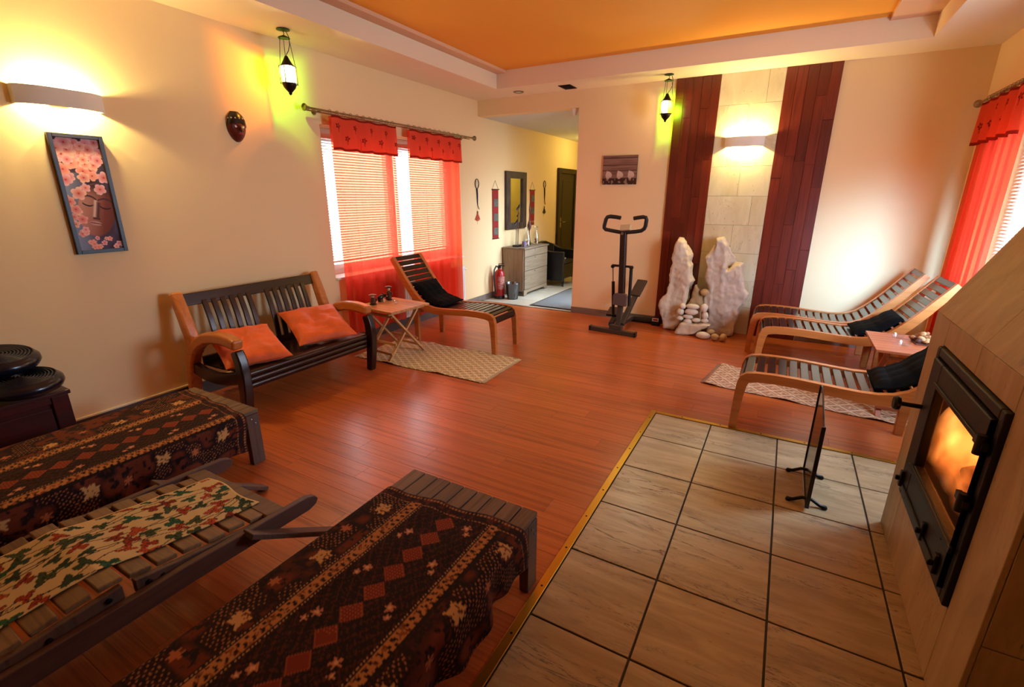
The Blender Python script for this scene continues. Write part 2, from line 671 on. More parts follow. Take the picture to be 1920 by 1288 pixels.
dxx = mth('SUBTRACT', gs.outputs['X'], .5)
dyy = mth('SUBTRACT', gs.outputs['Y'], .5)
rad = mth('SQRT', mth('ADD', mth('MULTIPLY', dxx, dxx), mth('MULTIPLY', dyy, dyy)))
fall = n.n('ShaderNodeMapRange')
fall.interpolation_type = 'SMOOTHSTEP'
for k_, v_ in ((1, .49), (2, .16), (3, 0.), (4, 1.)):
    fall.inputs[k_].default_value = v_
n.l(rad, fall.inputs[0])
low = n.n('ShaderNodeMapRange')
low.interpolation_type = 'SMOOTHSTEP'
for k_, v_ in ((1, .02), (2, .20), (3, 0.), (4, 1.)):
    low.inputs[k_].default_value = v_
n.l(gs.outputs['Z'], low.inputs[0])
n.l(mth('MULTIPLY', mth('MULTIPLY', mu.outputs[0], fall.outputs[0]), low.outputs[0]), em.inputs[1])
n.l(em.outputs[0], n.out.inputs['Volume'])
M['flame'] = n.m

# ------------------------------------------------------------------ room shell
XL, XR, YB, YF, ZC = -3.82, 1.33, 5.88, -1.6, 2.71
HX, HY, HZ = -2.37, 10.6, 2.52                # hall: right wall, end wall, ceiling
W1 = (3.25, 5.41, .70, 2.12)                  # left window niche y0,y1,z0,z1
W2 = (2.75, 5.28, .72, 2.14)                  # right window niche

mb = MB()
mb.box((XL - .3, YF, -.1), (XL, W1[0], 2.95)).box((XL - .3, W1[1], -.1), (XL, HY, 2.95))
mb.box((XL - .3, W1[0], -.1), (XL, W1[1], W1[2])).box((XL - .3, W1[0], W1[3]), (XL, W1[1], 2.95))
struct(mb.build('wall_left', M['wall']))
mb = MB()
mb.box((HX, YB, -.1), (XR + .3, YB + .14, 2.95)).box((XL, YB, HZ), (HX, YB + .14, 2.95))
struct(mb.build('wall_back', M['wall']))
mb = MB()
mb.box((XR, YF, -.1), (XR + .3, W2[0], 2.95)).box((XR, W2[1], -.1), (XR + .3, YB, 2.95))
mb.box((XR, W2[0], -.1), (XR + .3, W2[1], W2[2])).box((XR, W2[0], W2[3]), (XR + .3, W2[1], 2.95))
struct(mb.build('wall_right', M['wall']))
struct(B((XL - .3, YF - .15, -.1), (XR + .3, YF, 2.95)).build('wall_front', M['wall']))
HD = (6.25, 7.2, 0.0, 2.05)                   # glazed door opening in the hall's right wall
mb = MB()
mb.box((HX, YB + .14, -.1), (HX + .14, HD[0], 2.7)).box((HX, HD[1], -.1), (HX + .14, HY, 2.7))
mb.box((HX, HD[0], HD[3]), (HX + .14, HD[1], 2.7)).box((HX, HD[0], -.1), (HX + .14, HD[1], 0))
struct(mb.build('wall_hall', M['hallwall']))
struct(B((XL - .3, HY, -.1), (HX + .14, HY + .15, 2.7)).build('wall_end', M['hallwall']))

# ceiling: soffit ring, tray risers, rose lip, orange field, hall ceiling
TX0, TX1, TY0, TY1, TZ = -3.225, .80, -.9, 5.38, 2.865
mb = MB()
mb.box((XL, YF, ZC), (TX0, YB, 2.95)).box((TX1, YF, ZC), (XR, YB, 2.95))
mb.box((TX0, TY1, ZC), (TX1, YB, 2.95)).box((TX0, YF, ZC), (TX1, TY0, 2.95))
ceil = struct(mb.build('ceiling', M['soffit']))
B((TX0, TY0, TZ + .03), (TX1, TY1, 2.95)).build('tray_field', M['orange'], ceil)
mb = MB()
mb.box((TX0, TY0, TZ), (TX0 + .12, TY1, TZ + .035)).box((TX1 - .31, TY0, TZ), (TX1, TY1, TZ + .035))
mb.build('tray_lip', M['lip'], ceil)
B((XL, YB + .14, HZ), (HX, HY, 2.7)).build('hall_ceiling', M['hallceil'], ceil)

# floor: slab, laminate planks, hearth tiles, hall tiles
floor = struct(B((XL - .3, YF - .15, -.1), (XR + .3, HY + .15, -.008)).build('floor', M['subfloor']))
EX, EY = -.645, 3.275                        # hearth corner


def piece(lo, hi, name, mat, parent, cache={}):
    """one board or tile: the mesh is shared between pieces of one size"""
    dx, dy, dz = (round(hi[i] - lo[i], 4) for i in range(3))
    key = (dx, dy, dz, mat.name)
    c = tuple((lo[i] + hi[i]) / 2 for i in range(3))
    if key in cache:
        o = bpy.data.objects.new(name, cache[key])
        COL.objects.link(o)
    else:
        b = min(.0016 if dz > .009 or mat.name.startswith('hearth') else .0006, dz * .3, dx * .2, dy * .2)
        vs, fs = [], []
        t = MB()
        x, y, z = dx / 2, dy / 2, dz / 2
        # chamfered box: the six faces inset, joined by bevel strips
        bm = bmesh.new()
        bmesh.ops.create_cube(bm, size=1)
        bmesh.ops.scale(bm, vec=(dx, dy, dz), verts=bm.verts)
        bmesh.ops.bevel(bm, geom=bm.edges[:], offset=b, segments=1, affect='EDGES')
        me = bpy.data.meshes.new(name)
        bm.to_mesh(me)
        bm.free()
        me.materials.append(mat)
        cache[key] = me
        o = bpy.data.objects.new(name, me)
        COL.objects.link(o)
    o.parent = parent
    o.location = c
    return o


PW, PLN, g = .1225, 1.28, .0004
row = 0
y = YB - PW + .0
while y > YF:
    y0, y1 = max(y, YF), y + PW
    off = [0., .43, .86, .21, .64, 1.07][row % 6]
    x = XL - off
    while x < XR:
        x0, x1 = max(x, XL), min(x + PLN, XR)
        if y0 < EY - .02 and y1 > EY + .005:          # split rows at the hearth edge
            parts = [(x0, x1, max(y0, EY), y1)] + ([(x0, min(x1, EX), y0, EY)] if x0 < EX else [])
        elif y1 <= EY + .005:
            parts = [(x0, min(x1, EX), y0, y1)] if x0 < EX - .03 else []
        else:
            parts = [(x0, x1, y0, y1)]
        for a0, a1, b0, b1 in parts:
            if a1 - a0 > .04 and b1 - b0 > .01:
                piece((a0 + g, b0 + g, -.008), (a1 - g, b1 - g, 0), 'plank', M['plank'], floor)
        x += PLN
    y -= PW
    row += 1

TS, tg = .4015, .004
tiles_x = [EX + .018, -.250, .152, .553, .954, XR]
ys = [EY - .018]
yy = 3.232 - 0.02
tile_rows = [2.872, 2.466, 2.064, 1.668, 1.268, .866, .464, .062, -.34, -.742, -1.144, -1.6]
ys += tile_rows
B((EX, YF, -.0085), (XR, EY, -.005)).build('grout_bed', M['grout'], floor)
for i in range(len(tiles_x) - 1):
    for j in range(len(ys) - 1):
        piece((tiles_x[i] + tg, ys[j + 1] + tg, -.005), (tiles_x[i + 1] - tg, ys[j] - tg, .001), 'tile', M['tile'], floor)

for i in range(4):
    for j in range(12):
        x0 = XL + i * .37
        x1 = min(x0 + .37, HX)
        y0 = YB + j * .4
        piece((x0 + .003, y0 + .003, -.0075), (x1 - .003, min(y0 + .4, HY) - .003, -.001), 'hall_tile', M['halltile'], floor)

t1 = struct(B((EX - .018, YF, 0), (EX + .018, EY + .018, .006)).build('trim_1', M['brass'], bevel=.002, seg=1))
t2 = struct(B((EX + .018, EY - .018, 0), (XR, EY + .018, .006)).build('trim_2', M['brass'], bevel=.002, seg=1))
for k in range(14):
    MB().lathe([(.005, .0055), (.005, .0068), (.003, .0072)], 8, (EX, EY - .12 - k * .25, 0)).build('screw', M['boltdark'], t1)
for k in range(7):
    MB().lathe([(.005, .0055), (.005, .0068), (.003, .0072)], 8, (EX + .2 + k * .25, EY, 0)).build('screw', M['boltdark'], t2)
t3 = struct(B((XL, YB - .02, 0), (HX, YB + .02, .006)).build('trim_3', M['chrome'], bevel=.002, seg=1))

bb = struct(B((XL, YF, 0), (XL + .014, 5.0, .105)).build('baseboard_left', M['basedark'], bevel=.002, seg=1))
B((XL, YF, .1055), (XL + .010, 5.0, .116)).build('top_bead', M['soffit'], bb)
struct(B((XL, 5.0, 0), (XL + .014, 8.45, .085)).build('baseboard_hall', M['base'], bevel=.002, seg=1))
struct(MB().box((HX, YB - .014, 0), (-1.262, YB, .085)).box((.262, YB - .014, 0), (XR, YB, .085))
       .build('baseboard_back', M['base'], bevel=.002, seg=1))


# ------------------------------------------------------------------ windows, blinds
def window(name, x_out, sgn, w, sashes, blind_on, blind_z):
    """sgn: direction from the glass towards the room"""
    y0, y1, z0, z1 = w
    f = .07
    d = .07
    xa, xb = sorted((x_out, x_out + sgn * d))
    mb = MB()
    mb.box((xa, y0, z0), (xb, y0 + f, z1)).box((xa, y1 - f, z0), (xb, y1, z1))
    mb.box((xa, y0 + f, z1 - f), (xb, y1 - f, z1)).box((xa, y0 + f, z0), (xb, y1 - f, z0 + f))
    root = struct(mb.build(name, M['white'], bevel=.004, seg=1))
    for k, (a, b) in enumerate(sashes):
        s = .055
        xs0, xs1 = sorted((x_out + sgn * .02, x_out + sgn * (d + .015)))
        mb = MB()
        mb.box((xs0, a, z0 + f), (xs1, a + s, z1 - f)).box((xs0, b - s, z0 + f), (xs1, b, z1 - f))
        mb.box((xs0, a + s, z1 - f - s), (xs1, b - s, z1 - f)).box((xs0, a + s, z0 + f), (xs1, b - s, z0 + f + s))
        sash = mb.build('sash', M['white'], root, bevel=.004, seg=1)
        xp = x_out + sgn * .04
        B((xp - .004, a + s, z0 + f + s), (xp + .004, b - s, z1 - f - s)).build('pane', M['pane'], sash)
        if k == 0:
            hx = x_out + sgn * (d + .015)
            mb = MB().box((min(hx, hx + sgn * .012), b - .04, 1.36), (max(hx, hx + sgn * .012), b - .012, 1.44))
            mb.box((min(hx + sgn * .012, hx + sgn * .04), b - .035, 1.40), (max(hx + sgn * .012, hx + sgn * .04), b - .017, 1.415))
            mb.box((min(hx + sgn * .03, hx + sgn * .045), b - .035, 1.28), (max(hx + sgn * .03, hx + sgn * .045), b - .017, 1.415))
            mb.build('window_handle', M['white'], sash, bevel=.003)
        if blind_on[k]:
            xc = x_out + sgn * (d + .05)
            B((xc - .014, a + .02, z1 - f - .03), (xc + .014, b - .02, z1 - f + .01)).build('blind_headrail', M['blind'], sash)
            mb = MB()
            z = z1 - f - .045
            while z > blind_z + .02:
                th = math.radians(33) * sgn
                mb.box((xc - .0125, a + .025, z - .0006), (xc + .0125, b - .025, z + .0006), rot=(0, th, 0))
                z -= .026
            mb.build('blind_slats', M['blind'], sash, kind='stuff')
            mb = MB()
            for q in (.15, .5, .85):
                yq = a + (b - a) * q
                mb.tube([(xc, yq, z1 - f - .03), (xc, yq, blind_z)], .0012, 4)
            mb.build('blind_cord', M['blind'], sash)
            B((xc - .013, a + .025, blind_z - .012), (xc + .013, b - .025, blind_z + .006)).build('blind_bottom_rail', M['blind'], sash)
    # sill
    si0, si1 = sorted((x_out + sgn * d, (XL if sgn > 0 else XR) + sgn * .035))
    B((si0, y0 - .0, z0 - .0), (si1, y1 + .0, z0 + .022)).build('window_sill', M['white'], root, bevel=.005)
    return root


window('window_1', XL - .25, 1, W1, [(3.32, 4.30), (4.30, 5.34)], [True, True], .86)
window('window_2', XR + .25, -1, W2, [(2.82, 4.02), (4.02, 5.21)], [False, True], .95)
# glazed hall door (daylight in the hall)
mb = MB()
for a, b in ((HD[0], HD[0] + .09), (HD[1] - .09, HD[1])):
    mb.box((HX + .04, a, 0), (HX + .10, b, HD[3]))
mb.box((HX + .04, HD[0] + .09, HD[3] - .09), (HX + .10, HD[1] - .09, HD[3])).box((HX + .04, HD[0] + .09, 0), (HX + .10, HD[1] - .09, .12))
dr = struct(mb.build('door_2', M['white'], bevel=.004, seg=1))
B((HX + .066, HD[0] + .09, .12), (HX + .074, HD[1] - .09, HD[3] - .09)).build('pane', M['pane'], dr)

# dark hall door on the left wall
D1 = (8.52, 9.38, 2.0)
mb = MB()
mb.box((XL, D1[0], 0), (XL + .05, D1[0] + .09, D1[2])).box((XL, D1[1] - .09, 0), (XL + .05, D1[1], D1[2]))
mb.box((XL, D1[0] + .09, D1[2] - .09), (XL + .05, D1[1] - .09, D1[2]))
dr = struct(mb.build('door_1', M['doorwood'], bevel=.004, seg=1))
lf = B((XL + .004, D1[0] + .092, .006), (XL + .03, D1[1] - .092, D1[2] - .092)).build('door_leaf', M['doorwood'], dr, bevel=.003, seg=1)
for z0, z1 in ((.12, .9), (1.02, 1.80)):
    B((XL + .026, D1[0] + .19, z0), (XL + .036, D1[1] - .19, z1)).build('door_panel', M['doorwood'], lf, bevel=.005)
mb = MB().tube([(XL + .03, D1[0] + .15, 1.03), (XL + .075, D1[0] + .15, 1.03), (XL + .075, D1[0] + .27, 1.03)], .009, 8)
mb.box((XL + .029, D1[0] + .13, .93), (XL + .034, D1[0] + .17, 1.11)).build('door_handle', M['chrome'], lf, smooth=True)

# ------------------------------------------------------------------ wood and travertine cladding on the back wall


def panel_planks(name, x0, x1, seed):
    rnd = random.Random(seed)
    back = struct(B((x0, YB - .008, .0), (x1, YB, ZC)).build(name, M['subfloor']))
    n = 5
    w = (x1 - x0) / n
    for i in range(n):
        z = 0.0
        first = True
        while z < ZC - .01:
            h = rnd.choice([.5, .62, .75, .9, 1.05]) if not first else rnd.uniform(.2, .9)
            first = False
            z1 = min(z + h, ZC)
            if ZC - z1 < .15:
                z1 = ZC
            p = rnd.uniform(.0, .004)
            piece((x0 + i * w + .0008, YB - .018 - round(p, 3), z + .0008), (x0 + (i + 1) * w - .0008, YB - .008, z1 - .0008),
                  'plank', M['merbau'], back)
            z = z1
    return back


panel_planks('trim_4', -1.255, -.807, 3)
panel_planks('trim_5', -.213, .25, 5)
tb = struct(B((-.807, YB - .006, 0), (-.213, YB, ZC)).build('trim_6', M['grout']))
for r in range(9):
    z0, z1 = r * .3012, min((r + 1) * .3012, ZC)
    cuts = [-.807, -.51, -.213] if r % 2 == 1 else [-.807, -.66, -.213] if r % 4 == 2 else [-.807, -.36, -.213]
    for a, b in zip(cuts[:-1], cuts[1:]):
        piece((a + .0008, YB - .014, z0 + .0008), (b - .0008, YB - .006, z1 - .0008), 'tile', M['trav'], tb)

# ------------------------------------------------------------------ fireplace
FX, FY0, FY1, FZ = .607, 1.47, 2.572, 1.045
OY0, OY1, OZ0, OZ1 = 1.71, 2.225, .49, .815          # fire opening (glass)
fp = thing('fireplace', 'beige travertine fireplace with sloped hood and iron fire door, right edge of room', 'fireplace', (0, 0, 0))
HT = 2.30
mb = MB()
c0 = FX + .014
IY0, IY1 = OY0 - .02, OY1 + .20
mb.box((c0, FY0 + .014, .001), (XR, IY0, FZ)).box((c0, IY1, .001), (XR, FY1 - .014, FZ))
mb.box((c0, IY0, .001), (XR, IY1, OZ0 - .06)).box((c0, IY0, OZ1 + .12), (XR, IY1, FZ))
mb.box((c0 + .48, IY0, OZ0 - .06), (XR, IY1, OZ1 + .12))
slope = .512
hx = lambda z: FX + slope * (z - FZ)
mb.prism([(hx(FZ) + .016, FZ), (XR, FZ), (XR, HT), (hx(HT) + .016, HT)], 'y', FY0 + .014, FY1 - .014)
mb.build('core', M['fpjoint'], fp)
mb = MB()
mb.box((c0 + .46, IY0, OZ0 - .06), (c0 + .48, IY1, OZ1 + .12))
mb.box((c0, IY0, OZ0 - .06), (c0 + .46, IY0 + .015, OZ1 + .12)).box((c0, IY1 - .015, OZ0 - .06), (c0 + .46, IY1, OZ1 + .12))
mb.box((c0, IY0 + .015, OZ0 - .06), (c0 + .46, IY1 - .015, OZ0 - .04)).box((c0, IY0 + .015, OZ1 + .10), (c0 + .46, IY1 - .015, OZ1 + .12))
mb.build('firebox_lining', M['firebrick'], fp)
DY0, DY1, DZ0, DZ1 = 1.672, 2.378, .290, .945           # iron door outer
q = .0012
for (a, b, c, d) in ((DY1, FY1, 0, FZ), (FY0, DY0, 0, FZ), (DY0, DY1, 0, DZ0), (DY0, 2.01, DZ1, FZ), (2.01, DY1, DZ1, FZ)):
    piece((FX, a + q, c + q + .001), (FX + .014, b - q, d - q), 'tile', M['fp'], fp)
for (a, b) in ((FX + .014, .97), (.97, XR)):
    for c, d in ((0, .35), (.35, .70), (.70, FZ)):
        piece((a + q, FY0, c + q + .001), (b - q, FY0 + .014, d - q), 'tile', M['fp'], fp)
        piece((a + q, FY1 - .014, c + q + .001), (b - q, FY1, d - q), 'tile', M['fp'], fp)
# sloped hood tiles
sl = math.hypot(1, slope)
zz = FZ
while zz < HT - .02:
    z1 = min(zz + .42, HT)
    for a, b in ((FY0, 2.01), (2.01, FY1)):
        vs = []
        for yv in (a + q, b - q):
            for zv, off in ((zz + q, 0), (z1 - q, 0), (z1 - q, .016), (zz + q, .016)):
                vs.append((hx(zv) + off, yv, zv))
        MB()._add(vs, [(0, 1, 2, 3), (7, 6, 5, 4), (0, 4, 5, 1), (1, 5, 6, 2), (2, 6, 7, 3), (3, 7, 4, 0)]).build('tile', M['fp'], fp)
    zz = z1
for side_y in ((FY0, FY0 + .014), (FY1 - .014, FY1)):
    MB().prism([(hx(FZ) + .016, FZ), (XR, FZ), (XR, HT), (hx(HT) + .016, HT)], 'y', *side_y).build('hood_side', M['fp'], fp)
# iron door
x0, x1 = FX - .028, FX + .012
mb = MB()
mb.box((x0 + .012, DY0, DZ0), (x1, DY0 + .035, DZ1)).box((x0 + .012, DY1 - .035, DZ0), (x1, DY1, DZ1))
mb.box((x0 + .012, DY0 + .035, DZ1 - .035), (x1, DY1 - .035, DZ1)).box((x0 + .012, DY0 + .035, DZ0), (x1, DY1 - .035, DZ0 + .035))
mb.build('door_surround', M['iron'], fp, bevel=.006)
mb = MB()
a, b, c, d = DY0 + .038, DY1 - .038, DZ0 + .038, DZ1 - .038
mb.box((x0, a, c), (x1 - .006, OY0, d)).box((x0, OY1, c), (x1 - .006, b, d))
mb.box((x0, OY0, OZ1), (x1 - .006, OY1, d)).box((x0, OY0, c), (x1 - .006, OY1, OZ0))
door = mb.build('fire_door', M['iron'], fp, bevel=.006)
B((FX + .0, OY0, OZ0), (FX + .006, OY1, OZ1)).build('door_glass', M['firepane'], door)
for p0, p1, q0, q1 in ((OY0 - .02, OY1 + .02, OZ0 - .025, OZ0 - .004), (OY0 - .02, OY1 + .02, OZ1 + .004, OZ1 + .02),
                       (a + .06, b - .06, c + .02, c + .04), (a + .06, b - .06, c + .13, c + .145)):
    MB().box((x0 - .006, p0, q0), (x0 + .004, p1, q1)).build('door_moulding', M['iron'], door, bevel=.003)
for yk in (2.31, 1.93, 1.755):
    MB().box((x0 - .012, yk - .012, DZ0 + .055), (x0 + .002, yk + .012, DZ0 + .125)).box((x0 - .026, yk - .007, DZ0 + .08), (x0 - .011, yk + .007, DZ0 + .10)).build('air_slider', M['iron'], door, bevel=.004)
for zk in (OZ1 + .015, OZ0 + .15):
    MB().tube([(x0 - .009, DY0 + .03, zk - .03), (x0 - .009, DY0 + .03, zk + .03)], .012, 10).box((x0 - .01, DY0 + .01, zk - .012), (x0 + .004, DY0 + .085, zk + .012)).build('hinge', M['iron'], door, smooth=True)
MB().lathe([(.009, 0), (.009, .065), (.026, .07), (.03, .082), (.024, .092)], 16, (x0, DY1 - .055, .70), (0, -PI / 2, 0)).build('door_knob', M['iron'], door, smooth=True)
# logs and flames
for k, (p0, p1, r, lb) in enumerate((((.70, 1.86, .486), (.72, 2.24, .486), .034, 'charred log lying along the front of the fire'),
                                     ((.79, 1.90, .484), (.81, 2.27, .484), .032, 'charred log lying along the back of the fire'),
                                     ((.70, 2.10, .548), (.84, 2.20, .548), .028, 'charred log laid crosswise on top of the other two in the fire'))):
    P0, P1 = Vector(p0), Vector(p1)
    pts = [P0.lerp(P1, s) + Vector((0, 0, .006 * math.sin(9 * s))) for s in np.linspace(0, 1, 8)]
    o = MB().tube(pts, [r * (1 + .1 * math.sin(5 * s + k)) for s in range(8)], 10).build('log', M['firebrick'], None, smooth=True)
    tag(o, lb, 'firewood', None)
fl = thing('fire', 'orange flames rising from the logs behind the stove glass', 'flames', (.70, 2.10, .455))
for k, (dx, dy, h, r) in enumerate(((-.005, .205, .34, .085), (-.01, .09, .38, .083), (-.005, -.03, .37, .085), (-.01, -.16, .33, .08), (.10, .15, .38, .11), (.10, -.02, .37, .11), (.1, -.19, .33, .10))):
    prof = [(r * .35, 0), (r * .8, h * .1), (r, h * .3), (r * .9, h * .5), (r * .6, h * .72), (r * .3, h * .88), (r * .06, h)]
    MB().lathe(prof, 14, (dx, dy, .0 + .001 * k)).build('flame', M['flame'], fl, smooth=True)

# ------------------------------------------------------------------ wall sconces


def sconce(label, loc, rz, w):
    """half-round plaster wash light, open above and below; local +X away from the wall"""
    t = thing('wall_sconce', label, 'wall lamp', loc, rz, None)
    n = 16
    outer, inner = [], []
    for k in range(n + 1):
        s = k / n * 2 - 1
        outer.append((.115 * (1 - .55 * abs(s) ** 3.2), s * w / 2))
        inner.append((.105 * (1 - .55 * abs(s) ** 3.2), s * (w / 2 - .01)))
    mb = MB()
    vs = []
    for z in (-.048, .048):
        vs += [(x, y, z) for x, y in outer] + [(x, y, z) for x, y in inner]
    m = n + 1
    fs = []
    for k in range(n):
        fs += [(k, k + 1, 2 * m + k + 1, 2 * m + k), (m + k + 1, m + k, 3 * m + k, 3 * m + k + 1),
               (2 * m + k, 2 * m + k + 1, 3 * m + k + 1, 3 * m + k), (k + 1, k, m + k, m + k + 1)]
    mb._add(vs, fs)
    mb.box((.0, -w / 2, -.048), (outer[0][0], -w / 2 + .01, .048)).box((.0, w / 2 - .01, -.048), (outer[-1][0], w / 2, .048))
    mb.build('shade', M['plaster'], t, smooth=True)
    B((0, -.05, -.03), (.02, .05, .03)).build('wall_bracket', M['white'], t, bevel=.003)
    MB().lathe([(.006, -.05), (.011, -.045), (.011, .045), (.006, .05)], 12, (.055, 0, 0), (PI / 2, 0, 0)).build('bulb', M['bulb'], t, smooth=True)
    for dy in (-.07, .07):
        lamp('sconce_light', (.062, dy, .012), SCONCE_W / 2, (1., .83, .34), .015, t)
    return t


sconce('white wall sconce glowing above the framed flower picture on the left wall', (XL + .001, 1.385, 2.03), 0, .41)
sconce('white wall sconce glowing on the pale stone strip between two wood panels', (-.505, YB - .0145, 2.045), -PI / 2, .37)


# ------------------------------------------------------------------ lanterns
def pane_mat(name, col):
    n = N(name)
    t = n.n('ShaderNodeBsdfTransparent')
    t.inputs[0].default_value = col
    e = n.n('ShaderNodeBsdfTranslucent')
    e.inputs[0].default_value = col
    m = n.n('ShaderNodeMixShader', i_0=.25)
    n.l(t.outputs[0], m.inputs[1])
    n.l(e.outputs[0], m.inputs[2])
    return n.done(m)


GP = {'green': pane_mat('green_lantern_glass', (.30, .95, .02, 1)), 'amber': pane_mat('amber_lantern_glass', (1., .38, .02, 1)),
      'clear': pane_mat('frosted_lantern_glass', (.98, 1, .95, 1)), 'teal': pane_mat('teal_lantern_glass', (.1, .75, .45, 1)),
      'smoke': pane_mat('smoked_lantern_glass', (.20, .17, .12, 1))}


def lantern(label, loc, rz, colours):
    t = thing('hanging_lantern', label, 'lantern', loc, rz)
    # local z = 0 at the ceiling
    MB().lathe([(.045, 0), (.05, -.006), (.012, -.012), (.006, -.014)], 12, (0, 0, -.001)).build('ceiling_rose', M['darkmetal'], t, smooth=True)
    MB().tube([(0, 0, -.012), (.006, 0, -.03), (0, 0, -.05)], .003, 6).build('hook', M['darkmetal'], t)
    MB().lathe([(.004, .012), (.02, .004), (.042, -.006), (.044, -.012), (.03, -.012)], 14, (0, 0, -.052)).build('canopy_cap', M['darkmetal'], t, smooth=True)
    zt, zb, r = -.255, -.375, .052
    for k in range(3):
        a = 2 * PI * k / 3 + .5
        ca, sa = math.cos(a), math.sin(a)
        MB().tube([(.036 * ca, .036 * sa, -.062), (.062 * ca, .062 * sa, zt)], .0022, 5).build('hanger', M['darkmetal'], t)
    MB().tube([(.03, 0, -.02), (.045, .01, -.06), (.04, .012, -.11), (.022, .008, -.15), (.004, 0, -.175), (0, 0, -.19)], .0028, 6).build('cable', M['black'], t, smooth=True)
    MB().lathe([(.006, .075), (.012, .07), (.022, .05), (.04, .018), (.052, .004), (.053, 0)], 14, (0, 0, zt)).build('top_dome', M['darkmetal'], t, smooth=True)
    MB().lathe([(.053, 0), (.052, -.006), (.042, -.03), (.024, -.05), (.012, -.062), (.013, -.07), (.004, -.08)], 14, (0, 0, zb)).build('bottom_dome', M['darkmetal'], t, smooth=True)
    fr = MB()
    for k in range(6):
        a = 2 * PI * k / 6
        fr.tube([(.062 * math.cos(a), .062 * math.sin(a), zt + .004), (.062 * math.cos(a), .062 * math.sin(a), zb - .006)], .0026, 5)
    for z in (zt, zb):
        fr.tube([(.060 * math.cos(2 * PI * k / 24), .060 * math.sin(2 * PI * k / 24), z) for k in range(24)], .0026, 5, closed=True)
    fr.build('cage', M['darkmetal'], t, smooth=True)
    for k in range(6):
        a0, a1 = 2 * PI * k / 6 + .02, 2 * PI * (k + 1) / 6 - .02
        p, q_ = (r * math.cos(a0), r * math.sin(a0)), (r * math.cos(a1), r * math.sin(a1))
        MB()._add([(p[0], p[1], zt), (q_[0], q_[1], zt), (q_[0], q_[1], zb), (p[0], p[1], zb)], [(0, 1, 2, 3)]).build('glass_panel', GP[colours[k]], t)
    MB().lathe([(.004, -.028), (.016, -.022), (.020, -.008), (.012, .010), (.004, .016)], 12, (0, 0, -.342)).build('bulb', M['bulb'], t, smooth=True)
    lamp('lantern_light', (0, 0, -.288), LANTERN_W, (1., .88, .62), .008, t)
    return t


lantern('hanging lantern casting green and orange light on the left wall', (-3.557, 2.78, ZC), 0,
        ['clear', 'smoke', 'green', 'amber', 'smoke', 'clear'])
lantern('hanging lantern with green glass in front of the left wood panel', (-1.285, 5.614, ZC), 0,
        ['smoke', 'green', 'smoke', 'smoke', 'clear', 'amber'])


# ------------------------------------------------------------------ curtains
def flower_mask(Y, Z, y0, z0, s):
    dy, dz = (Y - y0) / s, (Z - z0) / s
    rr = np.hypot(dy, dz)
    th = np.arctan2(dz, dy)
    return ((rr < .75 + .25 * np.cos(5 * th)) & (rr > .28)) | (rr < .13) | ((np.abs(dy) < .09) & (dz < -.5) & (dz > -2.))


def curtain_set(tname, label, xw, sgn, y0, y1, zt, zv, zb, group, seed, rings=11, flare=0.0):
    """one curtain: sheer panel, valance and hook rings hang on the rod"""
    t = thing(tname, label, 'curtain', (xw, (y0 + y1) / 2, zb), 0, group)
    rg = np.random.default_rng(seed)
    w = (y1 - y0)
    nu, nv = 90, 40
    u = np.linspace(0, 1, nu)[:, None] * np.ones((1, nv))
    v = np.linspace(0, 1, nv)[None, :] * np.ones((nu, 1))
    ph = rg.uniform(0, 6)
    fold = np.sin(u * 2 * PI * 5.5 + ph + .6 * np.sin(3 * u + 2 * v)) * (.010 + .012 * v) + .006 * np.sin(u * 2 * PI * 13 + ph)
    P = np.zeros((nu, nv, 3))
    P[..., 0] = sgn * fold
    P[..., 1] = (u - .5) * w * (1 + flare * v)
    P[..., 2] = (zt - zb) * (1 - v)
    gridmesh('sheer_panel', P, None, M['sheer'], t)
    nv = 60
    nu = 160
    u = np.linspace(0, 1, nu)[:, None] * np.ones((1, nv))
    v = np.linspace(0, 1, nv)[None, :] * np.ones((nu, 1))
    P = np.zeros((nu, nv, 3))
    P[..., 0] = sgn * (.03 + np.sin(u * 2 * PI * 4.5 + ph) * (.006 + .014 * v))
    P[..., 1] = (u - .5) * (w * 1.01)
    P[..., 2] = (zt - zb) + .004 - (zt - zv) * v + .004 * np.sin(u * 25)
    C = np.ones((nu, nv, 3)) * np.array([.78, .11, .055])
    Yc, Zc = u * w, -(zt - zv) * v
    dark = np.array([.22, .02, .012])
    k = 0
    for yy in np.arange(.06, w, .105):
        C = mixc(C, flower_mask(Yc, Zc, yy + rg.uniform(-.01, .01), -.085 - (.09 if k % 2 else 0), .027).astype(float), dark)
        k += 1
    hh = (zt - zv)
    C = mixc(C, ((v * hh > hh - .024)).astype(float), dark * 1.2)
    C = mixc(C, ((v * hh < .018)).astype(float), dark * 1.2)
    gridmesh('valance', P, C, M['valance'], t)
    for k in range(rings):
        yk = (k / (rings - 1) - .5) * w * .97
        mb = MB().tube([(0, yk + .0, zt - zb + .032 + .02 * math.sin(q)) if False else
                        (.02 * math.cos(q), yk, zt - zb + .034 + .02 * math.sin(q)) for q in np.linspace(0, 2 * PI, 13)[:-1]], .0022, 5, closed=True)
        mb.tube([(0, yk, zt - zb + .014), (0, yk, zt - zb - .008)], .002, 4)
        mb.build('ring', M['bronze'], t, smooth=True)
    return t


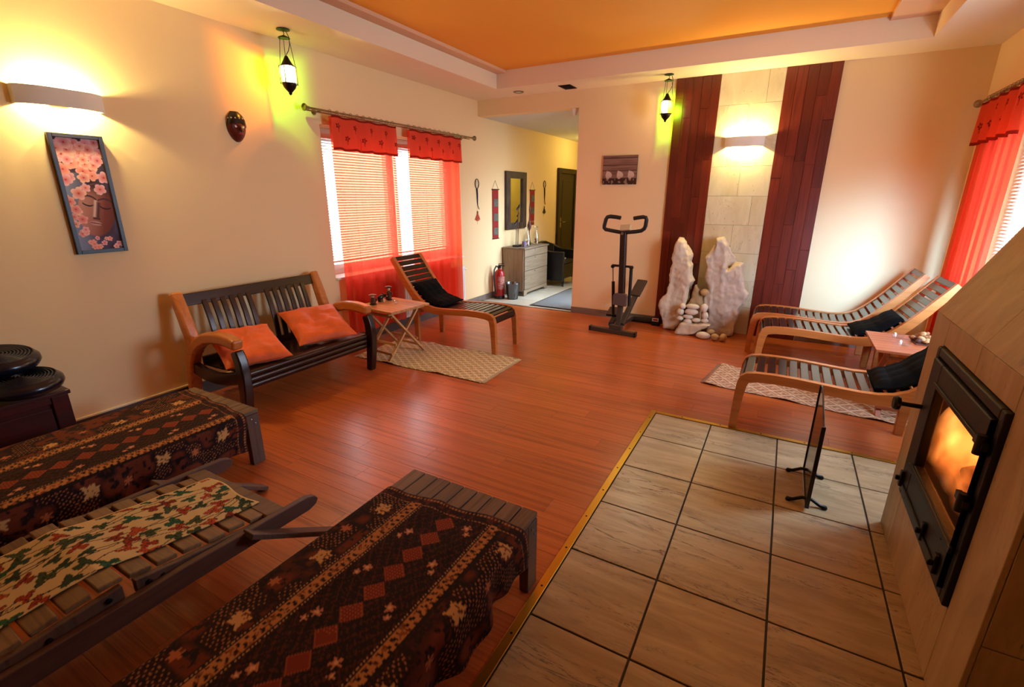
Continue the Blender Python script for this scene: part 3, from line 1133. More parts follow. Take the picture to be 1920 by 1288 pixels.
def rod(label, x, ya, yb, z, wall_x, ball=True):
    t = thing('curtain_rod', label, 'curtain rod', (x, (ya + yb) / 2, z))
    L = (yb - ya) / 2
    MB().tube([(0, -L, 0), (0, L, 0)], .009, 12).build('pole', M['bronze'], t, smooth=True)
    s = 1 if wall_x < x else -1
    MB().tube([(-s * .045, -L, -.012), (-s * .045, L, -.012)], .006, 8).build('rear_pole', M['bronze'], t, smooth=True)
    for e in (-1, 1):
        MB().lathe([(.009, 0), (.014, .006), (.010, .014), (.02, .03), (.031, .052), (.028, .058), (.02, .045)], 16, (0, e * L, 0), (-e * PI / 2, 0, 0)).build('finial', M['bronze'], t, smooth=True)
        dx = wall_x - x
        MB().tube([(dx, e * (L - .12), -.01), (0, e * (L - .12), -.006)], .006, 8).lathe([(.025, 0), (.025, .006)], 14, (dx, e * (L - .12), -.01), (0, s * PI / 2, 0)).build('bracket', M['bronze'], t, smooth=True)
    return t


rod('long curtain rod over the left window', -3.722, 3.08, 5.585, 2.22, XL)
curtain_set('curtain', 'sheer red curtain on the left half of the window behind the little table', -3.722, 1, 3.285, 4.11, 2.184, 1.895, .13, None, 4)
curtain_set('curtain', 'sheer red curtain on the right half of the window behind the lounger back', -3.722, 1, 4.335, 5.27, 2.184, 1.895, .12, None, 9)
rod('curtain rod over the right window at the picture edge', 1.245, 2.75, 5.66, 2.245, XR)
curtain_set('curtain', 'bright red curtain at the right edge of the picture above the loungers', 1.245, -1, 4.57, 5.43, 2.21, 1.895, .30, None, 14, 13, -.02)

# radiators below the windows
for (lab, xa, sg, ya, yb) in (('white ribbed radiator under the left window behind the red curtains', XL, 1, 3.42, 5.40),
                              ('white ribbed radiator under the right window behind the loungers', XR, -1, 3.0, 5.2)):
    t = thing('radiator', lab, 'radiator', (xa + sg * .004, (ya + yb) / 2, .12))
    L = (yb - ya) / 2
    x0, x1 = sorted((sg * .03, sg * .056))
    mb = MB().box((x0, -L, 0), (x1, L, .46))
    mb.build('panel', M['white'], t, bevel=.006)
    mb = MB()
    k = -L + .03
    while k < L - .02:
        a, b = sorted((sg * .056, sg * .060))
        mb.box((a, k, .03), (b, k + .018, .43))
        k += .033
    mb.build('ribs', M['white'], t, kind='stuff')
    a, b = sorted((sg * .028, sg * .062))
    B((a, -L, .46), (b, L, .472)).build('top_grille', M['white'], t, bevel=.002)
    for e in (-1, 1):
        B(tuple(sorted((sg * .0, sg * .03)))[:1] + (e * (L - .2) - .02, .1), tuple(sorted((sg * .0, sg * .03)))[1:] + (e * (L - .2) + .02, .4)).build('bracket', M['white'], t)
    MB().tube([(sg * .05, L, .42), (sg * .05, L + .03, .42)], .012, 10).build('valve', M['white'], t, smooth=True)

# ------------------------------------------------------------------ slatted loungers


def offset_poly(pts, d):
    out = []
    for i, p in enumerate(pts):
        a = Vector(pts[max(i - 1, 0)])
        b = Vector(pts[min(i + 1, len(pts) - 1)])
        t = (b - a).normalized()
        nrm = Vector((t.y, -t.x))
        dd = d[i] if isinstance(d, (list, tuple)) else d
        out.append((p[0] + nrm.x * dd, p[1] + nrm.y * dd))
    return out


RAIL_TOP = [(.0, .0), (.002, .12), (.006, .25), (.012, .33), (.028, .378), (.06, .403), (.12, .414), (.22, .418), (.34, .416),
            (.46, .409), (.58, .401), (.68, .397), (.76, .400), (.83, .414), (.89, .442), (.95, .492), (1.02, .565),
            (1.10, .665), (1.18, .775), (1.262, .885)]
RAIL_W = [.045, .05, .056, .062, .066, .066, .062, .06, .06, .06, .06, .064, .07, .076, .078, .074, .068, .062, .056, .046]
LW = .47


def slat_spots():
    """points and angles along the seat line, evenly spaced, from the front apron to the head"""
    pts = [Vector(p) for p in offset_poly(RAIL_TOP, .014)]
    pts = pts[3:]
    seg = [0]
    for a, b in zip(pts[:-1], pts[1:]):
        seg.append(seg[-1] + (b - a).length)
    out = []
    s = .022
    while s < seg[-1] - .012:
        for k in range(len(seg) - 1):
            if seg[k] <= s <= seg[k + 1]:
                f = (s - seg[k]) / (seg[k + 1] - seg[k])
                p = pts[k].lerp(pts[k + 1], f)
                t = pts[k + 1] - pts[k]
                out.append((p.x, p.y, math.atan2(t.y, t.x)))
                break
        s += .0635
    return out


def slat_mesh():
    o = MB().box((-.024, -LW / 2 + .043, -.008), (.024, LW / 2 - .043, .008))
    bm = bmesh.new()
    for v in o.v:
        bm.verts.new(v)
    bm.verts.ensure_lookup_table()
    for f in o.f:
        bm.faces.new([bm.verts[i] for i in f])
    bmesh.ops.bevel(bm, geom=bm.edges[:], offset=.003, segments=1, affect='EDGES')
    bmesh.ops.recalc_face_normals(bm, faces=bm.faces)
    me = bpy.data.meshes.new('slat')
    bm.to_mesh(me)
    bm.free()
    me.materials.append(M['wenge'])
    return me


SLAT = slat_mesh()


def make_lounger():
    t = thing('slatted_lounger', '', 'lounger')
    bot = offset_poly(RAIL_TOP, RAIL_W)
    for s in (-1, 1):
        lo, hi = sorted((s * LW / 2, s * (LW / 2 - .042)))
        MB().ribbon(RAIL_TOP, bot, 'y', lo, hi).build('side_rail', M['beech'], t, bevel=.008)
        lo2, hi2 = sorted((s * (LW / 2 - .004), s * (LW / 2 - .04)))
        MB().prism([(.965, 0), (1.015, 0), (1.035, .50), (.955, .43)], 'y', lo2, hi2).build('leg', M['beech'], t, bevel=.006)
    MB().box((.985, -LW / 2 + .04, .30), (1.01, LW / 2 - .04, .35)).build('stretcher', M['beech'], t, bevel=.004)
    MB().box((.03, -LW / 2 + .042, .305), (.05, LW / 2 - .042, .37)).build('front_rail', M['wenge'], t, bevel=.003)
    for x, z, a in slat_spots():
        o = bpy.data.objects.new('slat', SLAT)
        COL.objects.link(o)
        o.parent = t
        o.location = (x, 0, z)
        o.rotation_euler = (0, -a, 0)
    return t


lg = make_lounger()
lg['label'] = 'slatted lounger nearest the camera on the right, its head behind the fireplace'
lg.location = (-.145, 3.513, 0)
G = 'beech loungers with dark slats'
lg['group'] = G
dup(lg, (-.095, 4.85, 0), math.radians(3), 'middle slatted lounger of the right row, beside the small red table', G)
dup(lg, (-.185, 5.40, 0), math.radians(0), 'slatted lounger right against the back wall, beside the wood panel', G)
dup(lg, (-2.305, 4.03, 0), PI, 'slatted lounger in front of the left window with red curtains', G)


def lounge_cushion(label, root_loc, rz, x0, x1, halfw, lift=.006, thick=.065, xo=0.):
    """black tufted pad bent into the fold of a lounger"""
    top = [Vector(p) for p in offset_poly(RAIL_TOP, .004)]
    pts = []
    for a, b in zip(top[:-1], top[1:]):
        for f in np.linspace(0, 1, 6)[:-1]:
            pts.append(a.lerp(b, f))
    pts = [p for p in pts if x0 <= p.x <= x1 and p.y > .35]
    n = len(pts)
    nw = 22
    top_s = np.zeros((n, nw, 3))
    bot_s = np.zeros((n, nw, 3))
    for i, p in enumerate(pts):
        tv = (pts[min(i + 1, n - 1)] - pts[max(i - 1, 0)]).normalized()
        nr = Vector((-tv.y, tv.x))
        u = i / (n - 1)
        for j in range(nw):
            v = j / (nw - 1)
            edge = (1 - abs(2 * u - 1) ** 6) * (1 - abs(2 * v - 1) ** 6)
            tuft = .012 * (abs(math.sin(u * PI * 4)) * abs(math.sin(v * PI * 4))) ** .5
            h = lift + thick * (.35 + .5 * edge) + tuft * edge
            y = (v - .5) * 2 * halfw * (1 - .03 * math.cos(u * 9))
            top_s[i, j] = (p.x + nr.x * h, y, p.y + nr.y * h)
            h2 = lift + thick * .15 * (1 - edge)
            bot_s[i, j] = (p.x + nr.x * h2, y, p.y + nr.y * h2)
    vs = [tuple(q) for q in top_s.reshape(-1, 3)] + [tuple(q) for q in bot_s.reshape(-1, 3)]
    mb = MB()
    fs = []
    m = n * nw
    for i in range(n - 1):
        for j in range(nw - 1):
            k = i * nw + j
            fs.append((k, k + nw, k + nw + 1, k + 1))
            fs.append((m + k + 1, m + k + nw + 1, m + k + nw, m + k))
    for i in range(n - 1):
        for j in (0, nw - 1):
            k = i * nw + j
            fs.append((k, k + nw, m + k + nw, m + k))
    for j in range(nw - 1):
        for i in (0, n - 1):
            k = i * nw + j
            fs.append((k, k + 1, m + k + 1, m + k))
    mb._add(vs, fs)
    o = mb.build('seat_cushion', M['black_cloth'], None, smooth=True)
    o.location = root_loc
    o.rotation_euler = (0, 0, rz)
    return tag(o, label, 'cushion', 'black cushions on the loungers')


lounge_cushion('black cushion on the lounger nearest the camera on the right', (-.145, 3.513, 0), 0, .74, 1.16, .185)
lounge_cushion('black cushion on the middle lounger of the right row, beside the red table', (-.095, 4.85, 0), math.radians(3), .70, 1.03, .185)
lounge_cushion('black cushion on the lounger in front of the left window', (-2.305, 4.03, 0), PI, .64, 1.07, .19)

# ------------------------------------------------------------------ two-seat bench sofa
sx, sy = -3.42, 2.33
sofa = thing('wooden_settee', 'two-seat settee of orange beech and dark wood against the left wall', 'settee', (sx, sy, 0))
ARM = [(.365, .548), (.30, .562), (.20, .570), (.10, .565), (.0, .545), (-.09, .505), (-.17, .445), (-.23, .36), (-.265, .25), (-.285, .12), (-.295, .0)]
ARMW = [.072, .078, .08, .08, .08, .08, .08, .08, .078, .07, .06]
POST = [(-.165, .40), (-.185, .47), (-.205, .55), (-.235, .64), (-.27, .74), (-.31, .835)]
FLEG = [(.335, .505), (.36, .43), (.37, .33), (.362, .2), (.345, .08), (.335, .0)]


def back_band(pts, w):
    """band centred on a side-view line, half width each side"""
    h = [x / 2 for x in (w if isinstance(w, list) else [w] * len(pts))]
    return offset_poly(pts, [-x for x in h]), offset_poly(pts, h)


for s in (-1, 1):
    yl, yh = sorted((s * .545, s * .625))
    a, b = back_band(ARM, ARMW)
    MB().ribbon(a, b, 'y', yl, yh).build('armrest', M['beech'], sofa, bevel=.02, seg=3)
    a, b = back_band(POST, [.085, .085, .082, .078, .072, .066])
    MB().ribbon(a, b, 'y', yl + .002, yh - .002).build('back_post', M['beech'], sofa, bevel=.018, seg=3)
    a, b = back_band(FLEG, [.07, .078, .08, .076, .066, .056])
    MB().ribbon(a, b, 'y', yl + .008, yh - .008).build('leg', M['mahog'], sofa, bevel=.012)
    SA = [(.33, .31), (.2, .275), (.05, .255), (-.1, .26), (-.22, .29)]
    a, b = back_band(SA, .085)
    MB().ribbon(a, b, 'y', yl + .018, yh - .018).build('side_apron', M['mahog'], sofa, bevel=.006)
MB().beam((-.292, -.55, .775), (-.292, .55, .775), .028, .088, (-.3, 0, 1)).build('top_rail', M['mahog'], sofa, bevel=.006)
BS = [(-.185, .34), (-.192, .42), (-.205, .52), (-.228, .62), (-.262, .72), (-.278, .76)]
for grp in (np.linspace(-.415, -.075, 6), np.linspace(.085, .43, 6)):
    for yk in grp:
        a, b = back_band(BS, .02)
        MB().ribbon(a, b, 'y', yk - .020, yk + .020).build('back_slat', M['mahog'], sofa, bevel=.005)
MB().beam((-.19, -.54, .33), (-.19, .54, .33), .03, .07, (0, 0, 1)).build('lower_back_rail', M['mahog'], sofa, bevel=.004)
for k in range(7):
    xk = .30 - k * .072
    zk = .343 - .012 * k + .0011 * k * k
    MB().box((xk - .032, -.54, zk - .012), (xk + .032, .54, zk + .004)).build('seat_slat', M['mahog'], sofa, bevel=.004)
for k, zk in enumerate((.327, .283, .240)):
    MB().lathe([(.004, -.54), (.022, -.535), (.022, .535), (.004, .54)], 14, (.348 - .004 * k, 0, zk), (PI / 2, 0, 0)).build('front_moulding', M['mahog'], sofa, smooth=True)
MB().box((.31, -.54, .212), (.34, .54, .345)).build('front_apron', M['mahog'], sofa, bevel=.004)


def pillow(label, c, rot, w, d, t, seed):
    n = 26
    mb = MB()
    vs = []
    rr = np.random.default_rng(seed)
    for sgn in (1, -1):
        for i in range(n):
            for j in range(n):
                u, v = i / (n - 1) * 2 - 1, j / (n - 1) * 2 - 1
                bl = max(0, (1 - abs(u) ** 3.2) * (1 - abs(v) ** 3.2)) ** .55
                pin = 1 - .07 * (1 - abs(v) ** 2) * abs(u) ** 3
                pin2 = 1 - .07 * (1 - abs(u) ** 2) * abs(v) ** 3
                wr = .022 * mnoise.noise((u * 2.2 + seed, v * 2.6, seed * 3.1)) + .014 * mnoise.noise((u * 6, v * 3 + seed, 2.))
                crease = -.034 * math.exp(-((v + .15 + .3 * u) / .14) ** 2) * (1 - abs(u))
                vs.append((u * w / 2 * pin, v * d / 2 * pin2, sgn * t / 2 * bl + (wr + crease) * bl + .004 * sgn))
    fs = []
    m = n * n
    for i in range(n - 1):
        for j in range(n - 1):
            k = i * n + j
            fs.append((k, k + n, k + n + 1, k + 1))
            fs.append((m + k + 1, m + k + n + 1, m + k + n, m + k))
    for i in range(n - 1):
        for k, st in ((i * n, n), (i * n + n - 1, n), (i, 1), ((n - 1) * n + i, 1)):
            fs.append((k, k + st, m + k + st, m + k))
    mb._add(vs, fs)
    o = mb.build('throw_pillow', M['orange_cloth'], None, smooth=True)
    o.location = c
    o.rotation_euler = rot
    return tag(o, label, 'pillow', 'orange pillows on the settee')


pillow('orange pillow at the right end of the settee, near the window', (-3.32, 2.585, .472), (.02, math.radians(21), math.radians(-19)), .50, .47, .12, 3)
pillow('orange pillow at the left end of the settee, behind the near armrest', (-3.315, 1.965, .452), (.0, math.radians(17), math.radians(-16)), .50, .44, .12, 8)


# ------------------------------------------------------------------ folding side tables
def folding_table(label, mat, loc, rz, w, d, h, n=8):
    t = thing('folding_table', label, 'side table', loc, rz)
    sw = d / n
    for k in range(n):
        MB().box((-w / 2, -d / 2 + k * sw + .001, h - .02), (w / 2, -d / 2 + (k + 1) * sw - .001, h)).build('table_slat', mat, t, bevel=.003, seg=1)
    for s in (-1, 1):
        x = s * (w / 2 - .07)
        MB().box((x - .014, -d / 2 + .02, h - .045), (x + .014, d / 2 - .02, h - .02)).build('top_batten', mat, t, bevel=.002, seg=1)
        xa = x - s * .016
        MB().beam((x - s * .032, -d / 2 + .02, 0), (x - s * .032, d / 2 - .07, h - .045), .02, .034, (1, 0, 0)).build('leg', mat, t, bevel=.003, seg=1)
        MB().beam((x - s * .010, d / 2 - .02, 0), (x - s * .010, -d / 2 + .07, h - .045), .02, .034, (1, 0, 0)).build('leg', mat, t, bevel=.003, seg=1)
    a = w / 2 - .08
    for y0, z0 in ((-d / 2 + .055, .07), (-d / 2 + .11, .15), (d / 2 - .055, .07), (d / 2 - .11, .15), (-d / 2 + .08, h - .07)):
        MB().box((-a, y0 - .009, z0 - .012), (a, y0 + .009, z0 + .012)).build('stretcher', mat, t, bevel=.002, seg=1)
    return t


folding_table('slatted wooden folding table with small figures between settee and lounger', M['teak'], (-3.205, 3.365, .004), math.radians(-4), .50, .50, .496)
folding_table('reddish folding table with potpourri between the right loungers', M['teak_r'], (.93, 4.225, 0), 0, .53, .56, .50)


def figurine(label, loc, h, s):
    """carved kneeling figure with a wide hat"""
    t = thing('carved_figurine', label, 'figurine', loc, 0, 'carved figures on the folding table')
    MB().box((-.022 * s, -.02 * s, 0), (.022 * s, .02 * s, .012)).build('base', M['ebony'], t, bevel=.003)
    MB().lathe([(.020 * s, .012), (.026 * s, h * .22), (.018 * s, h * .42), (.022 * s, h * .56), (.011 * s, h * .66)], 12).build('body', M['figure'], t, smooth=True)
    MB().lathe([(.006 * s, h * .64), (.014 * s, h * .7), (.015 * s, h * .78), (.008 * s, h * .86)], 12).build('head', M['shell3'], t, smooth=True)
    MB().lathe([(.005 * s, h * .84), (.03 * s, h * .87), (.032 * s, h * .93), (.020 * s, h * .97), (.008 * s, h)], 14).build('hat', M['ebony'], t, smooth=True)
    for q in (-1, 1):
        MB().tube([(.012 * s, q * .02 * s, h * .54), (.026 * s, q * .018 * s, h * .40), (.026 * s, q * .004 * s, h * .34)], [.007 * s, .006 * s, .005 * s], 7).build('arm', M['figure'], t, smooth=True)
    return t


TT = .5005
figurine('short carved figurine with a hat at the left edge of the folding table', (-3.35, 3.26, TT), .105, 1.15)
figurine('tall dark carved figurine with a hat at the back of the folding table', (-3.37, 3.50, TT), .145, 1.05)
t = thing('elephant_figurine', 'small black elephant figurine with pale legs between the two carved figures', 'figurine', (-3.385, 3.405, TT), math.radians(80))
prof = []
bm = bmesh.new()
bmesh.ops.create_uvsphere(bm, u_segments=18, v_segments=12, radius=1)
for v in bm.verts:
    v.co = Vector((v.co.x * .038, v.co.y * .022, v.co.z * .026 + .044 + .004 * v.co.x))
me = bpy.data.meshes.new('body')
bm.to_mesh(me)
bm.free()
me.materials.append(M['ebony'])
for p in me.polygons:
    p.use_smooth = True
o = bpy.data.objects.new('body', me)
COL.objects.link(o)
o.parent = t
for dx, dy in ((-.02, -.012), (-.02, .012), (.018, -.012), (.018, .012)):
    MB().lathe([(.009, 0), (.008, .012), (.010, .035)], 10, (dx, dy, 0)).build('leg', M['ivory'] if dx > 0 else M['ebony'], t, smooth=True)
MB().lathe([(.005, -.016), (.014, -.008), (.017, .002), (.012, .014), (.004, .018)], 12, (.040, 0, .058)).build('head', M['ebony'], t, smooth=True)
MB().tube([(.05, 0, .056), (.062, 0, .04), (.064, 0, .02), (.058, 0, .008)], [.009, .007, .005, .003], 8).build('trunk', M['ebony'], t, smooth=True)
for q in (-1, 1):
    MB().tube([(.05, q * .008, .05), (.066, q * .009, .044), (.074, q * .009, .05)], [.003, .0025, .001], 6).build('tusk', M['ivory'], t, smooth=True)
    MB().lathe([(.003, -.002), (.016, -.001), (.016, .001), (.003, .002)], 10, (.036, q * .019, .058), (PI / 2 - q * .3, 0, 0)).build('ear', M['ebony'], t, smooth=True)
MB().tube([(-.038, 0, .05), (-.046, 0, .035), (-.045, 0, .022)], .002, 5).build('tail', M['ebony'], t)


def votive(label, loc, r, h, mat='glass'):
    t = thing('tealight_glass', label, 'glass', loc, 0)
    MB().lathe([(r * .72, 0), (r * .8, .003), (r, h), (r * .93, h), (r * .74, .006), (.002, .005)], 20).build('glass_cup', M[mat], t, smooth=True)
    if r < .03:
        MB().lathe([(r * .6, .006), (r * .6, .016), (.003, .016)], 16).build('tealight', M['white'], t, smooth=True)
    return t


votive('small clear tealight glass at the front of the left folding table', (-3.19, 3.40, TT), .024, .036)
votive('clear glass dish on the red table nearer the back wall', (.845, 4.37, TT), .042, .028)
votive('clear glass dish on the red table nearer the camera', (.845, 4.15, TT), .042, .028)
t = thing('potpourri_heap', 'heap of dried pods and shells at the far end of the red table', 'potpourri', (.985, 4.33, TT))
B((-.06, -.11, 0), (.07, .11, .006)).build('tray', M['shell2'], t, bevel=.003)
rnd = random.Random(4)
for k in range(34):
    a, rr_ = rnd.uniform(0, 2 * PI), rnd.uniform(0, .085)
    z = .012 + (.085 - rr_) * .75 * rnd.random()
    r = rnd.uniform(.014, .026)
    bm = bmesh.new()
    bmesh.ops.create_icosphere(bm, subdivisions=2, radius=r)
    sc = Vector((rnd.uniform(.7, 1.3), rnd.uniform(.7, 1.2), rnd.uniform(.5, .9)))
    for v in bm.verts:
        nn = 1 + .25 * mnoise.noise(v.co * 60 + Vector((k, 0, 0)))
        v.co = Vector((v.co.x * sc.x, v.co.y * sc.y, v.co.z * sc.z)) * nn
    me = bpy.data.meshes.new('dried_pod')
    bm.to_mesh(me)
    bm.free()
    for p in me.polygons:
        p.use_smooth = True
    me.materials.append(M[rnd.choice(['shell', 'shell', 'shell2', 'shell3'])])
    o = bpy.data.objects.new('dried_pod', me)
    COL.objects.link(o)
    o.parent = t
    o.location = (rr_ * math.cos(a) * .7, rr_ * math.sin(a) * 1.2, z + .006)
    o.rotation_euler = (rnd.uniform(-1, 1), rnd.uniform(-1, 1), rnd.uniform(0, 6))


# ------------------------------------------------------------------ rugs
def rug(label, c, rz, L, Wd, base, line, pat, seed):
    t = thing('woven_rug', label, 'rug', (c[0], c[1], 0), rz)
    nu, nv = int(L / .007), int(Wd / .007)
    x = np.linspace(-L / 2, L / 2, nu)[:, None] * np.ones((1, nv))
    y = np.linspace(-Wd / 2, Wd / 2, nv)[None, :] * np.ones((nu, 1))
    C = np.ones((nu, nv, 3)) * base
    if pat == 'ogee':
        p, q_ = .105, .074
        f = np.cos(2 * PI * x / p) + np.cos(2 * PI * y / q_)
        f2 = np.cos(2 * PI * (x + p / 2) / p) + np.cos(2 * PI * (y + q_ / 2) / q_)
        ring = (np.abs(np.maximum(f, f2) - 1.05) < .28) | (np.maximum(f, f2) > 1.75)
    else:
        p = .15
        a_ = np.abs(((x / p + y / p) % 1) - .5)
        b_ = np.abs(((x / p - y / p) % 1) - .5)
        ring = (np.minimum(a_, b_) < .07) | ((a_ > .24) & (a_ < .32) & (b_ > .2)) | ((b_ > .40) & (a_ > .40))
    C = mixc(C, ring * .9, line)
    C = C * (.88 + .24 * vnoise(x * 90 + 20, y * 90 + 20, seed))[..., None]
    P = np.zeros((nu, nv, 3))
    P[..., 0] = x
    P[..., 1] = y + .006 * np.sin(x * 7 + seed)
    edge = np.clip((np.abs(y) / (Wd / 2) - .78) / .22, 0, 1)
    P[..., 2] = .006 + edge ** 2 * (.012 * np.maximum(0, np.sin(x * 11 + seed)) ** 3)
    gridmesh('rug_field', P, C, M['rug'], t, solid=.005)
    for e in (-1, 1):
        mb = MB()
        yy = -Wd / 2 + .01
        rn = random.Random(seed + e)
        while yy < Wd / 2 - .005:
            mb.tube([(e * L / 2, yy, .006), (e * (L / 2 + .015), yy + rn.uniform(-.003, .003), .005), (e * (L / 2 + .032), yy + rn.uniform(-.008, .008), .003)], .0022, 4)
            yy += .0085
        mm = mk('rug_fringe', tuple(base) + (1,), .95)
        mb.build('fringe', mm, t, kind='stuff')
    return t


rug('beige patterned woven rug under the left folding table', (-2.76, 3.455), math.radians(1), 1.42, .70, lin('#e3d0a6'), lin('#8f7040'), 'ogee', 5)
rug('pinkish patterned woven rug between the right loungers', (.33, 4.24), math.radians(-7), 1.42, .58, lin('#a3775c'), lin('#d9bf9f'), 'diamond', 9)


# ------------------------------------------------------------------ teak benches with batik cloths
def bench(label, x0, x1, y0, y1, h):
    t = thing('slatted_bench', label, 'bench', ((x0 + x1) / 2, (y0 + y1) / 2, 0), 0, None)
    w, L = (x1 - x0) / 2, (y1 - y0) / 2
    n = 9
    sw = 2 * w / n
    for k in range(n):
        MB().box((-w + k * sw + .0025, -L, h - .022), (-w + (k + 1) * sw - .0025, L, h)).build('bench_slat', M['grey_teak'], t, bevel=.003, seg=1)
    for s in (-1, 1):
        a, b = sorted((s * w, s * (w - .026)))
        MB().box((a, -L + .079, h - .10), (b, L - .079, h - .023)).build('side_rail', M['rail_teak'], t, bevel=.003, seg=1)
        a, b = sorted((s * (L - .004), s * (L - .03)))
        MB().box((-w + .042, a, h - .10), (w - .042, b, h - .023)).build('end_rail', M['slat_teak'], t, bevel=.003, seg=1)
        for q in (-1, 1):
            c, d = sorted((s * w, s * (w - .040)))
            e, f = sorted((q * (L - .004), q * (L - .078)))
            lg_ = MB().box((c, e, 0), (d, f, h - .024)).build('leg', M['leg_teak'], t, bevel=.003, seg=1)
            for zz_ in (h - .05, h - .08):
                MB().lathe([(.006, 0), (.006, .002), (.003, .004)], 8, (s * (w + .0), q * (L - .03 - (.02 if zz_ > h - .06 else .0)), zz_), (0, s * PI / 2, 0)).build('bolt', M['bolt'], lg_, smooth=True)
    return t


BH = .33
bench('low slatted bench under batik cloth along the left wall', -3.15, -2.495, -.25, 1.475, BH)
bench('low slatted bench under batik cloth in the foreground beside the tiles', -1.30, -.678, -.45, 1.425, BH)


def batik(U, V, seed):
    """U: metres from the centre line, V: metres from the end hem"""
    base = lin('#1f0b09')
    C = np.ones(U.shape + (3,)) * base
    n1 = vnoise(U * 60 + 100, V * 60 + 100, seed)
    n2 = vnoise(U * 18 + 50, V * 14 + 50, seed + 1)
    n3 = vnoise(U * 140 + 9, V * 140 + 9, seed + 2)
    fine = np.abs(np.sin(U * 260 + 4 * n1 * 3) * np.sin(V * 210 + 5 * n2 * 3))
    C = mixc(C, (fine > .80) * .55, lin('#521f12'))
    Ua = np.abs(U)
    # outer fields: russet clouds, dotted ground
    outer = Ua > .21
    C = mixc(C, outer * np.clip((n2 - .52) * 5, 0, 1) * (n1 > .33), lin('#6b2c14'))
    C = mixc(C, outer * (n2 < .42) * ((np.sin(U * 330) * np.sin(V * 330)) > .55), lin('#a8663c'))
    C = mixc(C, outer * (n3 > .86) * .8, lin('#3d1a14'))
    # centre field: leaf veins
    ctr = Ua < .145
    ang = np.sin((Ua * 1.0 - V) * 120 + 6 * n2) * np.cos((Ua + V * .6) * 90)
    C = mixc(C, ctr * (np.abs(ang) < .10) * .8, lin('#5a2516'))
    # stepped chain of squares down the middle
    per = .0905
    vv = (V + .03) % per - per / 2
    d = np.abs(U - .0) + np.abs(vv)
    sq = d < per * .47
    C = mixc(C, sq.astype(float), lin('#7d2a14'))
    C = mixc(C, sq * ((np.abs(np.sin(U * 300)) + np.abs(np.sin(V * 300))) < .75), lin('#a3502a'))
    C = mixc(C, ((d > per * .41) & (d < per * .47)).astype(float), lin('#9a431f'))
    # cream stripes with dark sprigs
    st = np.abs(Ua - .175)
    ins = st < .020
    C = mixc(C, ins.astype(float), lin('#c07a41'))
    blob = ((np.sin(V * 2 * PI / .026 + 60 * (Ua - .175)) * np.cos((Ua - .175) * 110 + 2 * n1)) > .18) & (st < .016)
    C = mixc(C, (blob & (n1 > .22)).astype(float), lin('#1d0c0a'))
    C = mixc(C, ins * (n3 > .70) * .8, lin('#7c3c1c'))
    C = mixc(C, ((st > .020) & (st < .024)).astype(float), lin('#1a0907'))
    C = mixc(C, ((st > .026) & (st < .030) & (np.sin(V * 2 * PI / .012) > 0)).astype(float), lin('#c08a5a'))
    # pink blossoms beside the chain
    rg = np.random.default_rng(seed)
    k = 0
    for v0 in np.arange(.10, 2.2, .10):
        for sd in (-1, 1):
            if (k % 2 == 0) == (sd > 0):
                for (du, dv, rr_) in ((0, 0, .017), (.028, .03, .012)):
                    u0 = sd * (.088 + du * .6)
                    a_ = np.arctan2(V - v0 - dv, U - u0)
                    r_ = np.hypot(U - u0, V - v0 - dv)
                    m = r_ < rr_ * (.8 + .28 * np.cos(5 * a_ + k))
                    C = mixc(C, m.astype(float), lin('#c47a56'))
                    C = mixc(C, (r_ < rr_ * .35).astype(float), lin('#e3a97c'))
        k += 1
    # big cream stars in the outer fields
    k = 0
    for v0 in np.arange(.13, 2.2, .29):
        for sd in (-1, 1):
            u0 = sd * .262
            a_ = np.arctan2(V - v0, U - u0)
            r_ = np.hypot((U - u0) * 1.15, V - v0)
            m = np.maximum(np.abs(U - u0) * 1.1, np.abs(V - v0)) + .25 * r_ < .040 * (.85 + .14 * np.cos(5 * a_ + k) + .14 * np.sin(9 * a_))
            C = mixc(C, m.astype(float), lin('#d29a5c'))
            C = mixc(C, m * (n3 > .74), lin('#6e3418'))
        for sd in (-1, 1):
            u0, v1 = sd * .30, v0 + .15
            r_ = np.hypot(U - u0, V - v1)
            a_ = np.arctan2(V - v1, U - u0)
            C = mixc(C, (r_ < .02 * (.8 + .3 * np.cos(6 * a_))).astype(float), lin('#b9653a'))
        k += 1
    # end border
    C = C * .82
    C = mixc(C, (V < .045).astype(float), lin('#240c0a'))
    C = mixc(C, (V < .045) * (n1 > .62), lin('#4b1c12'))
    for v0 in (.013, .052):
        C = mixc(C, ((np.abs(V - v0) < .0045) & (np.sin(U * 2 * PI / .015) > -.1)).astype(float), lin('#9a6238'))
    return C


